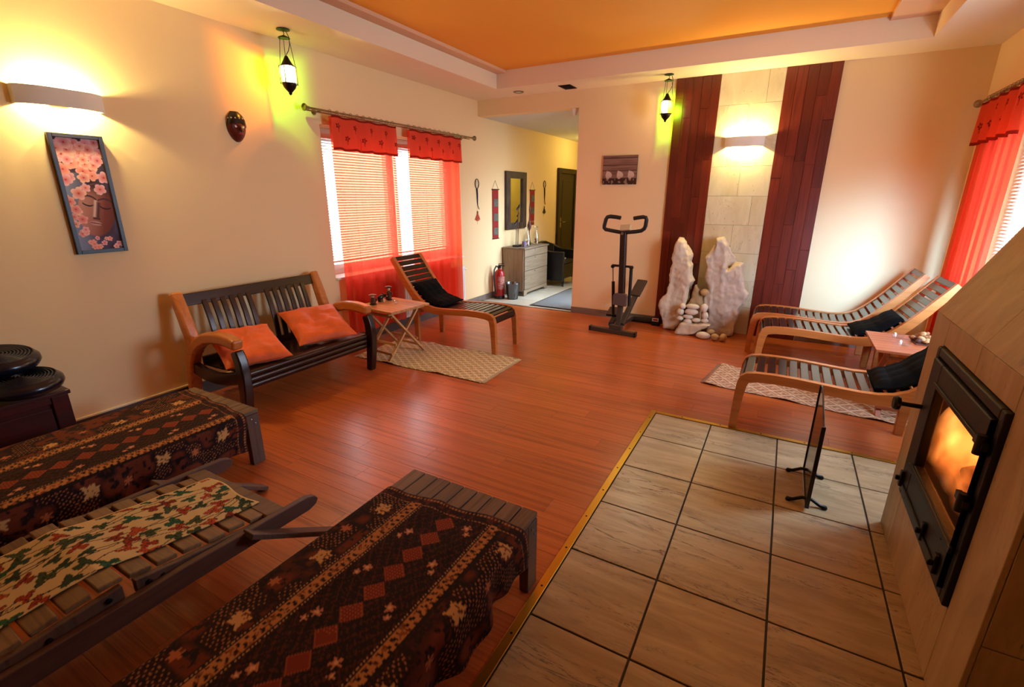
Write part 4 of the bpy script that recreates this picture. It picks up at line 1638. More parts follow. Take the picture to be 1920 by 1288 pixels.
def batik_cloth(label, x0, x1, yend, L, uc, hangR, hangL, seed, skew=0.):
    ds = .0052
    w = x1 - x0
    tot = hangL + w + hangR
    ns, nv = int(tot / ds), int(L / ds)
    s = np.linspace(-hangL, w + hangR, ns)[:, None] * np.ones((1, nv))
    V = np.linspace(0, L, nv)[None, :] * np.ones((ns, 1))
    zt = BH + .004
    r = .012
    X = np.where(s < 0, x0 - r, np.where(s > w, x1 + r, x0 + s))
    Z = np.where(s < 0, zt + s, np.where(s > w, zt - (s - w), zt))
    # round the shoulder
    for sd, e in ((1, w), (-1, 0)):
        dd = (s - e) * sd
        m = np.abs(dd) < .03
        tt = np.clip((dd + .03) / .06, 0, 1)
        bx = (x0 + e) + sd * ((1 - tt) ** 2 * (-.03) + 2 * tt * (1 - tt) * r + tt ** 2 * r)
        bz = zt + ((1 - tt) ** 2 * 0 + 2 * tt * (1 - tt) * .0 + tt ** 2 * (-.03))
        X = np.where(m, bx, X)
        Z = np.where(m, bz, Z)
    h = np.clip((s - w) / max(hangR, .01), 0, 1)
    hl = np.clip(-s / max(hangL, .01), 0, 1)
    X = X + h * (1 - np.exp(-V * 9)) * (.020 * np.sin(V * 17 + seed) + .012 * np.sin(V * 41 + 1) + .012) - hl * (.012 * np.sin(V * 19) + .012)
    Z = Z + h * (.020 * np.sin(V * 9 + seed * 1.7) + .010 * np.sin(V * 26)) + hl * .014 * np.sin(V * 10 + 2)
    top = np.clip(np.minimum(s, w - s) / .05, 0, 1)
    Z = Z + top * (.003 * vnoise(s * 9 + 8, V * 9 + 8, seed) + .004 * np.maximum(0, np.sin(s * 30 + 3 * V)) ** 4 * vnoise(s * 4, V * 4, 3))
    Y = yend - V + skew * (s / w - .5) + .006 * np.sin(s * 26 + seed) * np.exp(-V * 6)
    P = np.stack([X, Y, Z], -1)
    U = (x0 + s) - uc
    C = batik(U, V, seed)
    o = gridmesh('batik_cloth', P, C, M['vc'], None, solid=.003)
    return tag(o, label, 'cloth', None)


batik_cloth('brown and cream batik cloth draped over the bench by the left wall', -3.15, -2.495, 1.405, 1.02, -2.695, .205, .12, 21, -.04)
batik_cloth('brown and cream batik cloth draped over the foreground bench beside the tiles', -1.30, -.678, 1.285, 1.62, -.944, .165, .13, 33, .05)

# ------------------------------------------------------------------ folding slatted deck lounger between the benches
dx0, dx1 = -2.135, -1.625
deck = thing('folding_deck_lounger', 'weathered slatted folding deck lounger between the two benches', 'deck lounger', ((dx0 + dx1) / 2, .4, 0))
cx, cy = (dx0 + dx1) / 2, .4


def zs(y):
    """top of the slats along the lounger"""
    pts = [(-1.0, .34), (.05, .352), (.25, .366), (.42, .384), (.56, .356), (.95, .302), (1.2, .285)]
    for (a, za), (b, zb) in zip(pts[:-1], pts[1:]):
        if a <= y <= b:
            return za + (zb - za) * (y - a) / (b - a)
    return .33


for s in (-1, 1):
    xr = s * ((dx1 - dx0) / 2 + .045)
    pts = [(-1.15, .252), (-1.15, .335), (.70, .325), (1.00, .312)]
    tip = [(1.07, .305), (1.105, .292), (1.118, .272), (1.105, .252), (1.07, .242)]
    out = [(y - cy, z) for y, z in ([(-1.15, .250), (-1.15, .334), (.6, .326)] + tip)]
    out = out + [(.6 - cy, .254)]
    MB().prism(out, 'x', xr - .014, xr + .014).build('lower_rail', M['rail_teak'], deck, bevel=.004)
    xi = s * ((dx1 - dx0) / 2 + .014)
    up = []
    lo = []
    for y in (.47, .52, .60, .75, .90, 1.0):
        up.append((y - cy, zs(y) - .014))
        lo.append((y - cy, zs(y) - (.066 if y > .46 else .05) + (.03 * max(0, (y - .8) / .2))))
    MB().ribbon(up, lo, 'x', xi - .012, xi + .012).build('leg_section_rail', M['leg_teak'], deck, bevel=.004)
    up = [(y - cy, zs(y) - .014) for y in (-.6, -.2, .1, .3, .44)]
    lo = [(y - cy, zs(y) - .068) for y in (-.6, -.2, .1, .3, .44)]
    MB().ribbon(up, lo, 'x', xi - .012, xi + .012).build('back_section_rail', M['leg_teak'], deck, bevel=.004)
    for yb in (.505, .545, .40, .26):
        MB().lathe([(.009, 0), (.009, .004), (.005, .006)], 10, (xi + s * .012, yb - cy, zs(yb) - .038), (0, s * PI / 2, 0)).build('bolt', M['boltdark'], deck, smooth=True)
    xl = s * ((dx1 - dx0) / 2 + .072)
    lg_ = MB().beam((xl, .80 - cy, .315), (xl + s * .02, 1.28 - cy, .012), .022, .062, (1, 0, 0)).build('leg', M['leg_teak'], deck, bevel=.004)
    for yb, zb in ((.865, .272), (.915, .24)):
        MB().lathe([(.007, 0), (.007, .004), (.003, .006)], 10, (xl + s * .013, yb - cy, zb), (0, s * PI / 2, 0)).build('bolt', M['bolt'], lg_, smooth=True)
    MB().beam((xl, -.85 - cy, .315), (xl + s * .02, -1.2 - cy, .012), .022, .062, (1, 0, 0)).build('leg', M['leg_teak'], deck, bevel=.004)
y = .885
hw = (dx1 - dx0) / 2
MB().box((-hw - .03, .905 - cy, zs(.95) - .016), (hw + .03, .985 - cy, zs(.95) + .004), rot=(-.13, 0, 0)).build('end_slat', M['grey_teak'], deck, bevel=.005)
k = 0
while y > -.60:
    a = math.atan2(zs(y + .02) - zs(y - .02), .04)
    rj = random.Random(k).uniform(-.006, .006)
    MB().box((-hw + rj, y - .032 - cy, zs(y) - .018), (hw + rj, y + .032 - cy, zs(y)), rot=(a, 0, 0)).build('slat', M['slat_teak'], deck, bevel=.005)
    y -= .0775
    k += 1

# ivy-print runner on the deck lounger
ds = .0042
L, Wd = 1.30, .355
ns, nv = int(Wd / ds), int(L / ds)
U = np.linspace(0, Wd, ns)[:, None] * np.ones((1, nv))
V = np.linspace(0, L, nv)[None, :] * np.ones((ns, 1))
C = np.ones((ns, nv, 3)) * lin('#cdb17c')
rg = np.random.default_rng(5)
for k in range(9):
    f = rg.uniform(8, 16)
    ph = rg.uniform(0, 6)
    m = np.abs(U - (Wd * (k + .5) / 9 + .03 * np.sin(V * f + ph))) < .0022
    C = mixc(C, m.astype(float), lin('#2e2418'))
leafc = [lin('#3c4a2c'), lin('#46522f'), lin('#2f4430'), lin('#a0391d'), lin('#b34a26'), lin('#8c2f1c'), lin('#2a5a3c')]
pts = []
for k in range(2600):
    u0, v0 = rg.uniform(0, Wd), rg.uniform(0, L)
    if all((u0 - a) ** 2 + (v0 - b) ** 2 > .05 ** 2 for a, b in pts):
        pts.append((u0, v0))
for k, (u0, v0) in enumerate(pts):
    a0 = rg.uniform(0, 2 * PI)
    sz = rg.uniform(.026, .036)
    a_ = np.arctan2(U - u0, V - v0) + a0
    r_ = np.hypot(U - u0, V - v0)
    lim = sz * (.62 + .25 * np.cos(3 * a_) + .16 * np.cos(5 * a_ + 1))
    col = leafc[rg.integers(len(leafc))]
    C = mixc(C, (r_ < lim + .0032).astype(float), lin('#2a2216'))
    C = mixc(C, (r_ < lim).astype(float), col)
    C = mixc(C, ((np.abs(np.sin(a_ * 1.5)) * r_ < .0016) & (r_ < lim * .8)).astype(float), lin('#1f1c12'))
C = mixc(C, ((U < .005) | (V < .006)).astype(float), lin('#d9b878'))
yy = .945 - V + .012 * np.sin(U * 18)
ZZ = np.vectorize(zs)(np.clip(yy, -.99, 1.19)) + .006 + .004 * np.maximum(0, np.sin(V * 40 + U * 6)) * vnoise(U * 8, V * 8, 2)
P = np.stack([-2.058 + U + .008 * np.sin(V * 6), yy, ZZ], -1)
tag(gridmesh('printed_runner', P, C, M['vc'], None, solid=.003), 'cream runner printed with red and green ivy leaves on the deck lounger', 'cloth')

# ------------------------------------------------------------------ red chest with two balance discs
chest = thing('wooden_chest', 'dark red wooden chest at the left edge under the balance discs', 'chest', (-3.60, .36, 0))
hx_, hy_ = .165, .60
MB().box((-hx_, -hy_ + .03, .0), (hx_, hy_ - .03, .425)).build('body', M['redbox'], chest, bevel=.004)
MB().box((-hx_ - .025, -hy_, .427), (hx_ + .035, hy_ + .0, .452)).build('lid', M['redbox'], chest, bevel=.005)
MB().box((hx_ - .005, -hy_ + .03, .385), (hx_ + .014, hy_ - .03, .425)).build('upper_moulding', M['redbox'], chest, bevel=.004)
for s in (-1, 1):
    a, b = sorted((s * (hy_ - .01), s * (hy_ - .085)))
    MB().box((hx_ - .004, a, 0), (hx_ + .022, b, .426)).build('corner_post', M['redbox'], chest, bevel=.004)
MB().box((hx_ + .0, -hy_ + .09, .10), (hx_ + .008, hy_ - .09, .36)).build('front_panel', M['redbox'], chest, bevel=.004)


def balance_disc(label, c, tilt):
    prof = [(.004, -.040), (.07, -.042), (.13, -.036), (.162, -.018), (.172, .004), (.168, .022), (.156, .034)]
    rr_ = .148
    z = .040
    while rr_ > .016:
        prof += [(rr_, z), (rr_ - .004, z + .007), (rr_ - .009, z + .007), (rr_ - .012, z)]
        rr_ -= .0145
        z += .0006
    prof += [(.004, z)]
    o = MB().lathe(prof, 56).build('balance_disc', M['ball'], None, smooth=True)
    o.location = c
    o.rotation_euler = tilt
    return tag(o, label, 'balance cushion', 'balance discs on the chest')


balance_disc('lower ribbed blue-black balance disc, on the chest at the left edge', (-3.485, .80, .516), (.0, .10, 0))
balance_disc('upper ribbed blue-black balance disc leaning on the lower disc and the wall', (-3.635, .77, .630), (-.04, .16, 0))

# ------------------------------------------------------------------ pictures and wall decor
def frame_picture(t, w, h, fw, depth, mat):
    """local: hangs on the plane x = 0, faces +X; y across, z up"""
    for a, b, c, d in ((-w / 2, -w / 2 + fw, -h / 2, h / 2), (w / 2 - fw, w / 2, -h / 2, h / 2),
                       (-w / 2 + fw, w / 2 - fw, h / 2 - fw, h / 2), (-w / 2 + fw, w / 2 - fw, -h / 2, -h / 2 + fw)):
        MB().box((0, a, c), (depth, b, d)).build('frame_bar', mat, t, bevel=.002, seg=1)


t = thing('framed_picture', 'tall dark framed picture of pink blossoms and a sleeping stone face', 'picture', (XL + .001, 1.42, 1.497))
w, h = .268, .70
frame_picture(t, w, h, .022, .028, mk('dark_picture_frame', '#1d1720', .4))
nu, nv = 112, 330
iw, ih = w - .04, h - .04
U = np.linspace(0, 1, nu)[:, None] * np.ones((1, nv))
V = np.linspace(0, 1, nv)[None, :] * np.ones((nu, 1))       # 0 = top
C = np.ones((nu, nv, 3)) * lin('#3a2430')
nz_ = vnoise(U * 5 + 3, V * 12 + 3, 4)
C = mixc(C, np.clip(nz_ * 1.4 - .3, 0, 1), lin('#574a63'))
C = mixc(C, np.clip(1.1 - U * 2.2, 0, 1) * (V > .3) * .75, lin('#8e98b4'))
# stone face, tilted, lower right
ang = math.radians(14)
fu = (U - .60) * iw
fv = (V - .635) * ih
ru = fu * math.cos(ang) + fv * math.sin(ang)
rv = -fu * math.sin(ang) + fv * math.cos(ang)
face = (ru / .098) ** 2 + ((rv) / .165) ** 2
fm = np.clip((1.05 - face) * 6, 0, 1)
skin = mixc(np.ones_like(C) * lin('#84402f'), np.clip(.35 - ru / .12, 0, 1) * .8, lin('#c88f80'))
skin = mixc(skin, np.clip(ru / .1 - .1, 0, 1) * .7, lin('#54281f'))
C = mixc(C, fm, skin)
C = mixc(C, fm * np.exp(-((rv + .15) / .05) ** 2), lin('#43262a'))
for e, s_ in ((-.046, 1), (.040, 1)):
    eye = np.abs((rv + .028) - .010 * (1 - ((ru - e) / .028) ** 2)) < .0042
    C = mixc(C, fm * eye * (np.abs(ru - e) < .03), lin('#2c1518'))
    brow = np.abs((rv + .062) + .016 * (1 - ((ru - e) / .04) ** 2)) < .005
    C = mixc(C, fm * brow * (np.abs(ru - e) < .04), lin('#4b2a2a'))
C = mixc(C, fm * np.exp(-((ru + .012 + .1 * (rv < .02) * 0) / .007) ** 2) * (rv > -.06) * (rv < .045), lin('#d9b5ab'))
C = mixc(C, fm * np.exp(-((ru - .006) / .009) ** 2) * (rv > -.05) * (rv < .05), lin('#56302c'))
C = mixc(C, fm * ((np.abs(rv - .052) < .006) & (np.abs(ru) < .018)), lin('#54302d'))
C = mixc(C, fm * ((((ru + .002) / .030) ** 2 + ((rv - .082) / .013) ** 2) < 1), lin('#c38c86'))
C = mixc(C, fm * ((np.abs(rv - .082) < .0026) & (np.abs(ru) < .03)), lin('#4e2525'))
C = mixc(C, ((ru - .0) ** 2 + (rv + .105) ** 2 < .0085 ** 2).astype(float), lin('#c39a8c'))
rg = np.random.default_rng(12)
fl_ = []
for k in range(60):
    fl_.append((rg.uniform(.0, .98), abs(rg.normal(.0, .19)) + .03, rg.uniform(.026, .040)))
for k in range(10):
    fl_.append((rg.uniform(.0, .28), rg.uniform(.45, .85), rg.uniform(.02, .03)))
for k in range(14):
    fl_.append((rg.uniform(.25, 1.), rg.uniform(.89, .99), rg.uniform(.012, .018)))
for u0, v0, r0 in [f_ for f_ in fl_ if not (f_[1] < .8 and ((f_[0] - .6) * iw / .085) ** 2 + ((f_[1] - .65) * ih / .13) ** 2 < 1)]:
    du, dv = (U - u0) * iw, (V - v0) * ih
    a_ = np.arctan2(dv, du) + rg.uniform(0, 6)
    r_ = np.hypot(du, dv)
    m = r_ < r0 * (.72 + .28 * np.abs(np.cos(2.5 * a_)))
    sh = np.clip(r_ / r0, 0, 1)
    cc = mixc(np.ones_like(C) * lin(['#d8655f', '#cf5a5c', '#e07f70'][rg.integers(3)]), sh, lin(['#f3bfb2', '#eda79c', '#e9b4c0'][rg.integers(3)]))
    C = np.where(m[..., None], cc, C)
    C = mixc(C, (r_ < r0 * .13).astype(float), lin('#b3372f'))
P = np.zeros((nu, nv, 3))
P[..., 0] = .012
P[..., 1] = (U - .5) * iw
P[..., 2] = (.5 - V) * ih
gridmesh('picture_print', P, C, M['print'], t)

t = thing('canvas_picture', 'small brown picture of three pale heart-shaped stones on the back wall', 'picture', (-1.822, YB - .001, 1.80), -PI / 2)
w, h = .415, .325
nu, nv = 120, 96
U = np.linspace(0, 1, nu)[:, None] * np.ones((1, nv))
V = np.linspace(0, 1, nv)[None, :] * np.ones((nu, 1))
C = np.ones((nu, nv, 3)) * lin('#8d6a5c')
C = mixc(C, np.clip(vnoise(U * 3 + 2, V * 22 + 2, 3) * 1.2 - .4, 0, 1), lin('#5e4038'))
for v0 in (.09, .33, .52):
    C = mixc(C, (np.abs(V - v0) < .012).astype(float), lin('#3d2621'))
C = mixc(C, (V > .78).astype(float), lin('#42291f'))
C = mixc(C, (V > .8) * (vnoise(U * 24, V * 12, 8) > .66), lin('#8b6f62'))
for u0, sz in ((.17, .125), (.49, .125), (.82, .125)):
    x_ = (U - u0) / sz / .8
    y_ = (V - .66) / (sz * 1.15)
    # heart lying on its side, tip up-left
    xr_, yr_ = x_ * .86 + y_ * .5, -x_ * .5 + y_ * .86
    hrt = (xr_ ** 2 + (yr_ * 1.0 - .55 * np.sqrt(np.abs(xr_)) + .25) ** 2) < .85
    C = mixc(C, hrt.astype(float), lin('#cdb3a2'))
    C = mixc(C, hrt * np.clip(y_ * .6, 0, 1), lin('#a48674'))
P = np.zeros((nu, nv, 3))
P[..., 0] = .0185
P[..., 1] = (U - .5) * w
P[..., 2] = (.5 - V) * h
B((0, -w / 2, -h / 2), (.018, w / 2, h / 2)).build('canvas_stretcher', mk('dark_canvas_edge', '#2e1a14', .7), t, bevel=.002, seg=1)
P2 = P * np.array([1, -1, 1]) if False else P
gridmesh('picture_print', P, C[::-1], M['print'], t)

# carved mask
t = thing('carved_mask', 'reddish carved wooden face mask with dark headdress on the left wall', 'mask', (XL + .001, 2.452, 2.0))
bm = bmesh.new()
bmesh.ops.create_uvsphere(bm, u_segments=28, v_segments=24, radius=1)
for v in bm.verts:
    x, yv, z = v.co
    wv_ = .073 * (1 - .18 * max(0, -z) ** 1.5 - .10 * max(0, z) ** 2)
    dep = .052 * max(x, -.02)
    nose = .030 * math.exp(-(yv / .17) ** 2) * math.exp(-((z + .12) / .20) ** 2) * (x > 0)
    brow = .014 * math.exp(-((z - .16) / .08) ** 2) * (x > 0)
    eyes = -.016 * (math.exp(-((abs(yv) - .42) / .17) ** 2) * math.exp(-((z - .03) / .09) ** 2)) * (x > 0)
    lips = .016 * math.exp(-(yv / .28) ** 2) * math.exp(-((z + .47) / .08) ** 2) * (x > 0)
    v.co = Vector((dep + nose + brow + eyes + lips, yv * wv_, z * .105))
me = bpy.data.meshes.new('face')
bm.to_mesh(me)
bm.free()
for p in me.polygons:
    p.use_smooth = True
me.materials.append(mk('red_brown_lacquer', '#5e1d10', .35, var=.25, vscale=30))
o = bpy.data.objects.new('face', me)
COL.objects.link(o)
o.parent = t
mb = MB()
vs, fs = [], []
nA = 18
for i, (zc, ex) in enumerate(((.030, .012), (.055, .014), (.085, .012), (.112, .004))):
    for k in range(nA):
        a = PI * k / (nA - 1)
        wv_ = .075 * math.sqrt(max(.02, 1 - (zc / .122) ** 2)) + .002
        lift = -.028 * (1 - math.sin(a)) if i == 0 else 0
        vs.append((.048 * math.sqrt(max(.03, 1 - (zc / .13) ** 2)) * math.sin(a) + ex, -wv_ * math.cos(a), zc + lift))
for i in range(3):
    for k in range(nA - 1):
        fs.append((i * nA + k, i * nA + k + 1, (i + 1) * nA + k + 1, (i + 1) * nA + k))
mb._add(vs, fs)
mb.build('headdress', M['ebony'], t, smooth=True)
for k in range(7):
    a = PI * (k + .5) / 7
    MB().lathe([(.002, 0), (.006, .002), (.004, .006), (.001, .007)], 8, (.050 * math.sin(a) + .008, -.066 * math.cos(a), .058 + .004 * math.sin(a)), (0, PI / 2 * .8, 0)).build('bead', M['ivory'], t, smooth=True)
MB().tube([(.056, 0, .022), (.068, 0, -.004), (.078, 0, -.022), (.062, 0, -.030)], [.006, .008, .011, .006], 8).build('nose', bpy.data.materials['red_brown_lacquer'], t, smooth=True)
MB().tube([(.052, -.022, -.048), (.062, -.008, -.047), (.062, .008, -.047), (.052, .022, -.048)], [.002, .005, .005, .002], 8).build('lips', M['redcan'], t, smooth=True)
for q in (-1, 1):
    MB().tube([(.054, q * .012, .018), (.054, q * .028, .023), (.044, q * .046, .014)], [.002, .0035, .002], 6).build('eyebrow', M['ebony'], t, smooth=True)
    MB().lathe([(.002, -.002), (.010, 0), (.002, .002)], 10, (.050, q * .029, .004), (0, PI / 2, 0)).build('eye', M['ivory'], t, smooth=True)

for (yy_, lab, zt) in ((2.62, 'left', 0),):
    pass


def dream(label, loc, kind):
    t = thing('hanging_charm', label, 'charm', loc, 0)
    MB().tube([(.004, .045 * math.cos(a), -.06 + .062 * math.sin(a)) for a in np.linspace(0, 2 * PI, 21)[:-1]], .006, 6, closed=True).build('hoop', M['black'], t, smooth=True)
    for k in range(6):
        a = 2 * PI * k / 6
        b = a + 2.2
        MB().tube([(.004, .043 * math.cos(a), -.06 + .06 * math.sin(a)), (.004, .043 * math.cos(b), -.06 + .06 * math.sin(b))], .0012, 4).build('web', M['ivory'], t)
    MB().lathe([(.002, -.002), (.016, 0), (.002, .002)], 10, (.008, .01, -.05), (0, PI / 2, 0)).build('shell_disc', M['ivory'], t, smooth=True)
    pts = [(.004, -.005, -.122), (.006, .002, -.2), (.006, .004, -.30), (.006, .01, -.345), (.006, .045, -.40)]
    MB().tube(pts, [.014, .012, .007, .005, .004], 7).build('ribbon', mk('dark_blue_ribbon', '#171b33', .7) if kind else M['black'], t, smooth=True)
    MB().tube([(.004, .0, -.36), (.004, -.004, -.60)], .002, 4).build('thread', M['ivory'], t)
    mt = mk('orange_feather', '#b8401f', .8) if kind else mk('grey_feather', '#3b342e', .8)
    for k in range(5):
        a = (k - 2) * .32
        MB().beam((.005 + .001 * k, 0, -.46), (.005 + .001 * k, .09 * math.sin(a), -.46 - .10 * math.cos(a)), .018, .002, (1, 0, 0)).build('feather', mt, t)
    MB().lathe([(.003, 0), (.010, .012), (.010, .03), (.004, .045)], 8, (.008, 0, -.465)).build('wooden_bead', M['shell'], t, smooth=True)
    return t


dream('hooped charm with dark ribbon and orange feathers, on the wall right of the window', (XL + .002, 5.818, 1.722), True)
dream('dark hooped charm with grey feathers, on the wall nearest the hall door', (XL + .002, 7.985, 1.758), False)


def hanging(label, y, z0, z1, w, tass):
    t = thing('wall_hanging', label, 'wall hanging', (XL + .002, y, z1))
    L = z1 - z0
    MB().tube([(.01, -w / 2 - .018, 0), (.01, w / 2 + .018, 0)], .007, 8).build('dowel', M['ebony'], t, smooth=True)
    MB().tube([(.006, -w / 2, .005), (.003, 0, .125), (.006, w / 2, .005)], .002, 5).build('cord', M['ebony'], t)
    B((.004, -w / 2, -L), (.008, w / 2, 0)).build('banner', M['redfab'], t)
    if not tass:
        MB().tube([(.01, -w / 2 - .012, -L), (.01, w / 2 + .012, -L)], .006, 8).build('dowel', M['ebony'], t, smooth=True)
    n = 3 if not tass else 2
    for k in range(n):
        zc = -L * (.27 + (.29 if n == 3 else .40) * k)
        B((.008, -w * .30, zc - .055), (.011, w * .42, zc + .055)).build('patch', M['patch'], t, bevel=.001, seg=1)
    if tass:
        for k in range(5):
            MB().tube([(.006, -w / 2 + (k + .5) * w / 5, -L), (.006, -w / 2 + (k + .5) * w / 5, -L - .07)], [.004, .008], 6).build('tassel', M['redfab'], t)


hanging('long red wall hanging with three grey patches left of the mirror', 6.305, .885, 1.595, .165, False)
hanging('shorter red wall hanging with tassels right of the mirror', 7.51, 1.10, 1.60, .165, True)

t = thing('wall_mirror', 'tall mirror in a dark carved frame above the dresser', 'mirror', (XL + .001, 6.915, 1.43))
w, h, fw = .66, .87, .128
for a, b, c, d in ((-w / 2, -w / 2 + fw, -h / 2, h / 2), (w / 2 - fw, w / 2, -h / 2, h / 2),
                   (-w / 2 + fw, w / 2 - fw, h / 2 - .10, h / 2), (-w / 2 + fw, w / 2 - fw, -h / 2, -h / 2 + .10)):
    MB().box((0, a, c), (.04, b, d)).build('frame_bar', M['mirrorframe'], t, bevel=.006)
B((.004, -w / 2 + fw, -h / 2 + .10), (.012, w / 2 - fw, h / 2 - .10)).build('mirror_glass', M['mirror'], t)

# ------------------------------------------------------------------ hall furniture
t = thing('chest_of_drawers', 'grey-brown driftwood chest of drawers below the mirror in the hall', 'dresser', (-3.61, 6.915, 0))
dw, dh, dd = .415, .745, .19
MB().box((-dd, -dw, .07), (dd - .018, dw, dh - .026)).build('body', M['driftside'], t, bevel=.003, seg=1)
MB().box((-dd - .005, -dw - .018, dh - .025), (dd + .016, dw + .018, dh)).build('top', M['driftwood'], t, bevel=.006)
MB().prism([(-dw, 0), (-dw + .07, 0), (-dw + .11, .045), (dw - .11, .045), (dw - .07, 0), (dw, 0), (dw, .095), (-dw, .095)], 'x', dd - .02, dd).build('plinth', M['driftwood'], t, bevel=.003, seg=1)
B((-dd, -dw, 0), (-dd + .05, dw, .069)).build('rear_plinth', M['driftwood'], t)
for z0, z1 in ((.10, .385), (.392, .60), (.607, .715)):
    dz = MB().box((dd - .017, -dw + .012, z0), (dd + .003, dw - .012, z1)).build('drawer', M['driftwood'], t, bevel=.003, seg=1)
    MB().box((dd + .003, -.07, z1 - .03), (dd + .014, .07, z1 - .012)).build('drawer_pull', M['driftside'], dz, bevel=.003)


def at_dresser(x, y):
    return (x, y, dh + .0005)


t = thing('bird_sculpture', 'dark sculpture of two thin stalks with carved birds on the left end of the dresser', 'sculpture', at_dresser(-3.62, 6.63))
MB().box((-.05, -.06, 0), (.05, .06, .03)).build('base', M['ebony'], t, bevel=.004)
for yy_, hh, s in ((-.035, .34, 1), (.025, .56, -1)):
    MB().tube([(0, yy_, .03), (.004, yy_, hh * .6), (0, yy_ + .004, hh)], .006, 7).build('stalk', M['figure'], t, smooth=True)
    MB().tube([(0, yy_ - .05, hh - .02), (0, yy_ - .02, hh + .01), (0, yy_ + .02, hh + .035), (0, yy_ + .045, hh + .07), (0, yy_ + .06, hh + .07)], [.003, .016, .016, .008, .002], 9).build('bird', M['ebony'], t, smooth=True)
MB().tube([(0, .025, .45), (0, .0, .46), (0, .07, .52)], [.004, .012, .002], 8).build('bird', M['ebony'], t, smooth=True)
t = thing('mauve_cup', 'small mauve cup beside the bird sculpture on the dresser', 'cup', at_dresser(-3.52, 6.68))
MB().lathe([(.028, 0), (.034, .03), (.036, .085), (.032, .085), (.029, .01), (.002, .008)], 20).build('cup', M['purple'], t, smooth=True)


def carafe(label, x, y, s, fill):
    t = thing('glass_carafe', label, 'vase', at_dresser(x, y), 0, None)
    MB().lathe([(.045 * s, 0), (.056 * s, .01), (.058 * s, .09 * s), (.05 * s, .15 * s), (.030 * s, .20 * s), (.028 * s, .24 * s), (.040 * s, .29 * s),
                (.037 * s, .29 * s), (.025 * s, .24 * s), (.027 * s, .2 * s), (.047 * s, .15 * s), (.054 * s, .09 * s), (.052 * s, .012), (.002, .010)], 24).build('glass_body', M['glass'], t, smooth=True)
    rn = random.Random(int(y * 100))
    for k in range(16):
        bm = bmesh.new()
        bmesh.ops.create_icosphere(bm, subdivisions=1, radius=.016)
        me = bpy.data.meshes.new('shell')
        bm.to_mesh(me)
        bm.free()
        me.materials.append(M[rn.choice(fill)])
        o = bpy.data.objects.new('shell', me)
        COL.objects.link(o)
        o.parent = t
        a, r_ = rn.uniform(0, 6.3), rn.uniform(0, .03)
        o.location = (r_ * math.cos(a), r_ * math.sin(a), .028 + .075 * k / 16)
        o.scale = (1, 1.2, .8)


carafe('glass carafe of pink shells in the middle of the dresser top', -3.55, 6.83, 1.0, ['shell3', 'pebble', 'shell'])
carafe('glass carafe of brown shells at the far end of the dresser top', -3.55, 7.14, 1.0, ['shell', 'pebble_y', 'shell2'])
t = thing('dried_flower_stem', 'dark dried flower stem standing between the two glass carafes', 'dried flower', at_dresser(-3.60, 7.0))
MB().lathe([(.03, 0), (.035, .03), (.012, .09), (.014, .12)], 14).build('bud_vase', M['ebony'], t, smooth=True)
MB().lathe([(.004, .1), (.006, .22), (.030, .27), (.034, .31), (.012, .38), (.006, .46)], 12).build('flower_head', M['shell2'], t, smooth=True)
MB().tube([(0, 0, .44), (0, .004, .55), (0, .01, .66)], [.004, .012, .003], 7).build('tip', M['figure'], t, smooth=True)

t = thing('fire_extinguisher', 'red fire extinguisher on the floor left of the dresser', 'extinguisher', (-3.695, 6.21, 0))
MB().lathe([(.07, .004), (.082, .0), (.084, .04), (.08, .045)], 22).build('foot_ring', M['black'], t, smooth=True)
MB().lathe([(.078, .045), (.079, .05), (.079, .36), (.07, .40), (.045, .43), (.025, .44), (.022, .46)], 22).build('cylinder', M['redcan'], t, smooth=True)
MB().lathe([(.024, .46), (.028, .465), (.028, .49), (.015, .50)], 14).box((-.015, -.012, .495), (.09, .012, .507)).box((-.01, -.012, .52), (.085, .012, .532), rot=(0, -.15, 0)).build('valve', M['black'], t, smooth=True)
MB().tube([(.0, -.02, .48), (.0, -.09, .50), (.0, -.145, .45), (.0, -.155, .36), (.0, -.14, .22), (.0, -.115, .12), (.0, -.105, .08)], .012, 8).build('hose', M['black'], t, smooth=True)
lb = MB()
nn = 13
vs = []
for zz_ in (.15, .34):
    for k in range(nn):
        a = -1.0 + 2.0 * k / (nn - 1) - .35
        vs.append((.0797 * math.cos(a), .0797 * math.sin(a), zz_))
lb._add(vs, [(k, k + 1, nn + k + 1, nn + k) for k in range(nn - 1)])
n_ = N('extinguisher_label')
co = n_.coords((1, 1, 1), False)
wv = n_.n('ShaderNodeTexBrick', i_Scale=26.)
wv.inputs['Color1'].default_value = hexc('#a3150f')
wv.inputs['Color2'].default_value = hexc('#c9b3a0')
wv.inputs['Mortar'].default_value = hexc('#a3150f')
wv.inputs['Mortar Size'].default_value = .03
sp = n_.n('ShaderNodeSeparateXYZ')
n_.l(co, sp.inputs[0])
cb = n_.n('ShaderNodeCombineXYZ')
n_.l(sp.outputs['Y'], cb.inputs[0])
n_.l(sp.outputs['Z'], cb.inputs[1])
n_.l(cb.outputs[0], wv.inputs[0])
b_ = n_.bsdf(Roughness=.4)
n_.l(wv.outputs[0], b_.inputs['Base Color'])
lb.build('label', n_.done(b_), t)

t = thing('waste_bin', 'smoke-grey translucent waste bin in front of the fire extinguisher', 'bin', (-3.492, 6.262, 0))
MB().lathe([(.080, .002), (.105, .235), (.110, .24), (.107, .246), (.101, .236), (.077, .008), (.002, .007)], 26).build('bin_wall', M['bin'], t, smooth=True)
MB().lathe([(.03, .012), (.06, .02), (.055, .06), (.03, .085), (.004, .09)], 9).build('crumpled_bag', mk('violet_bag', '#4a3f86', .5), t)

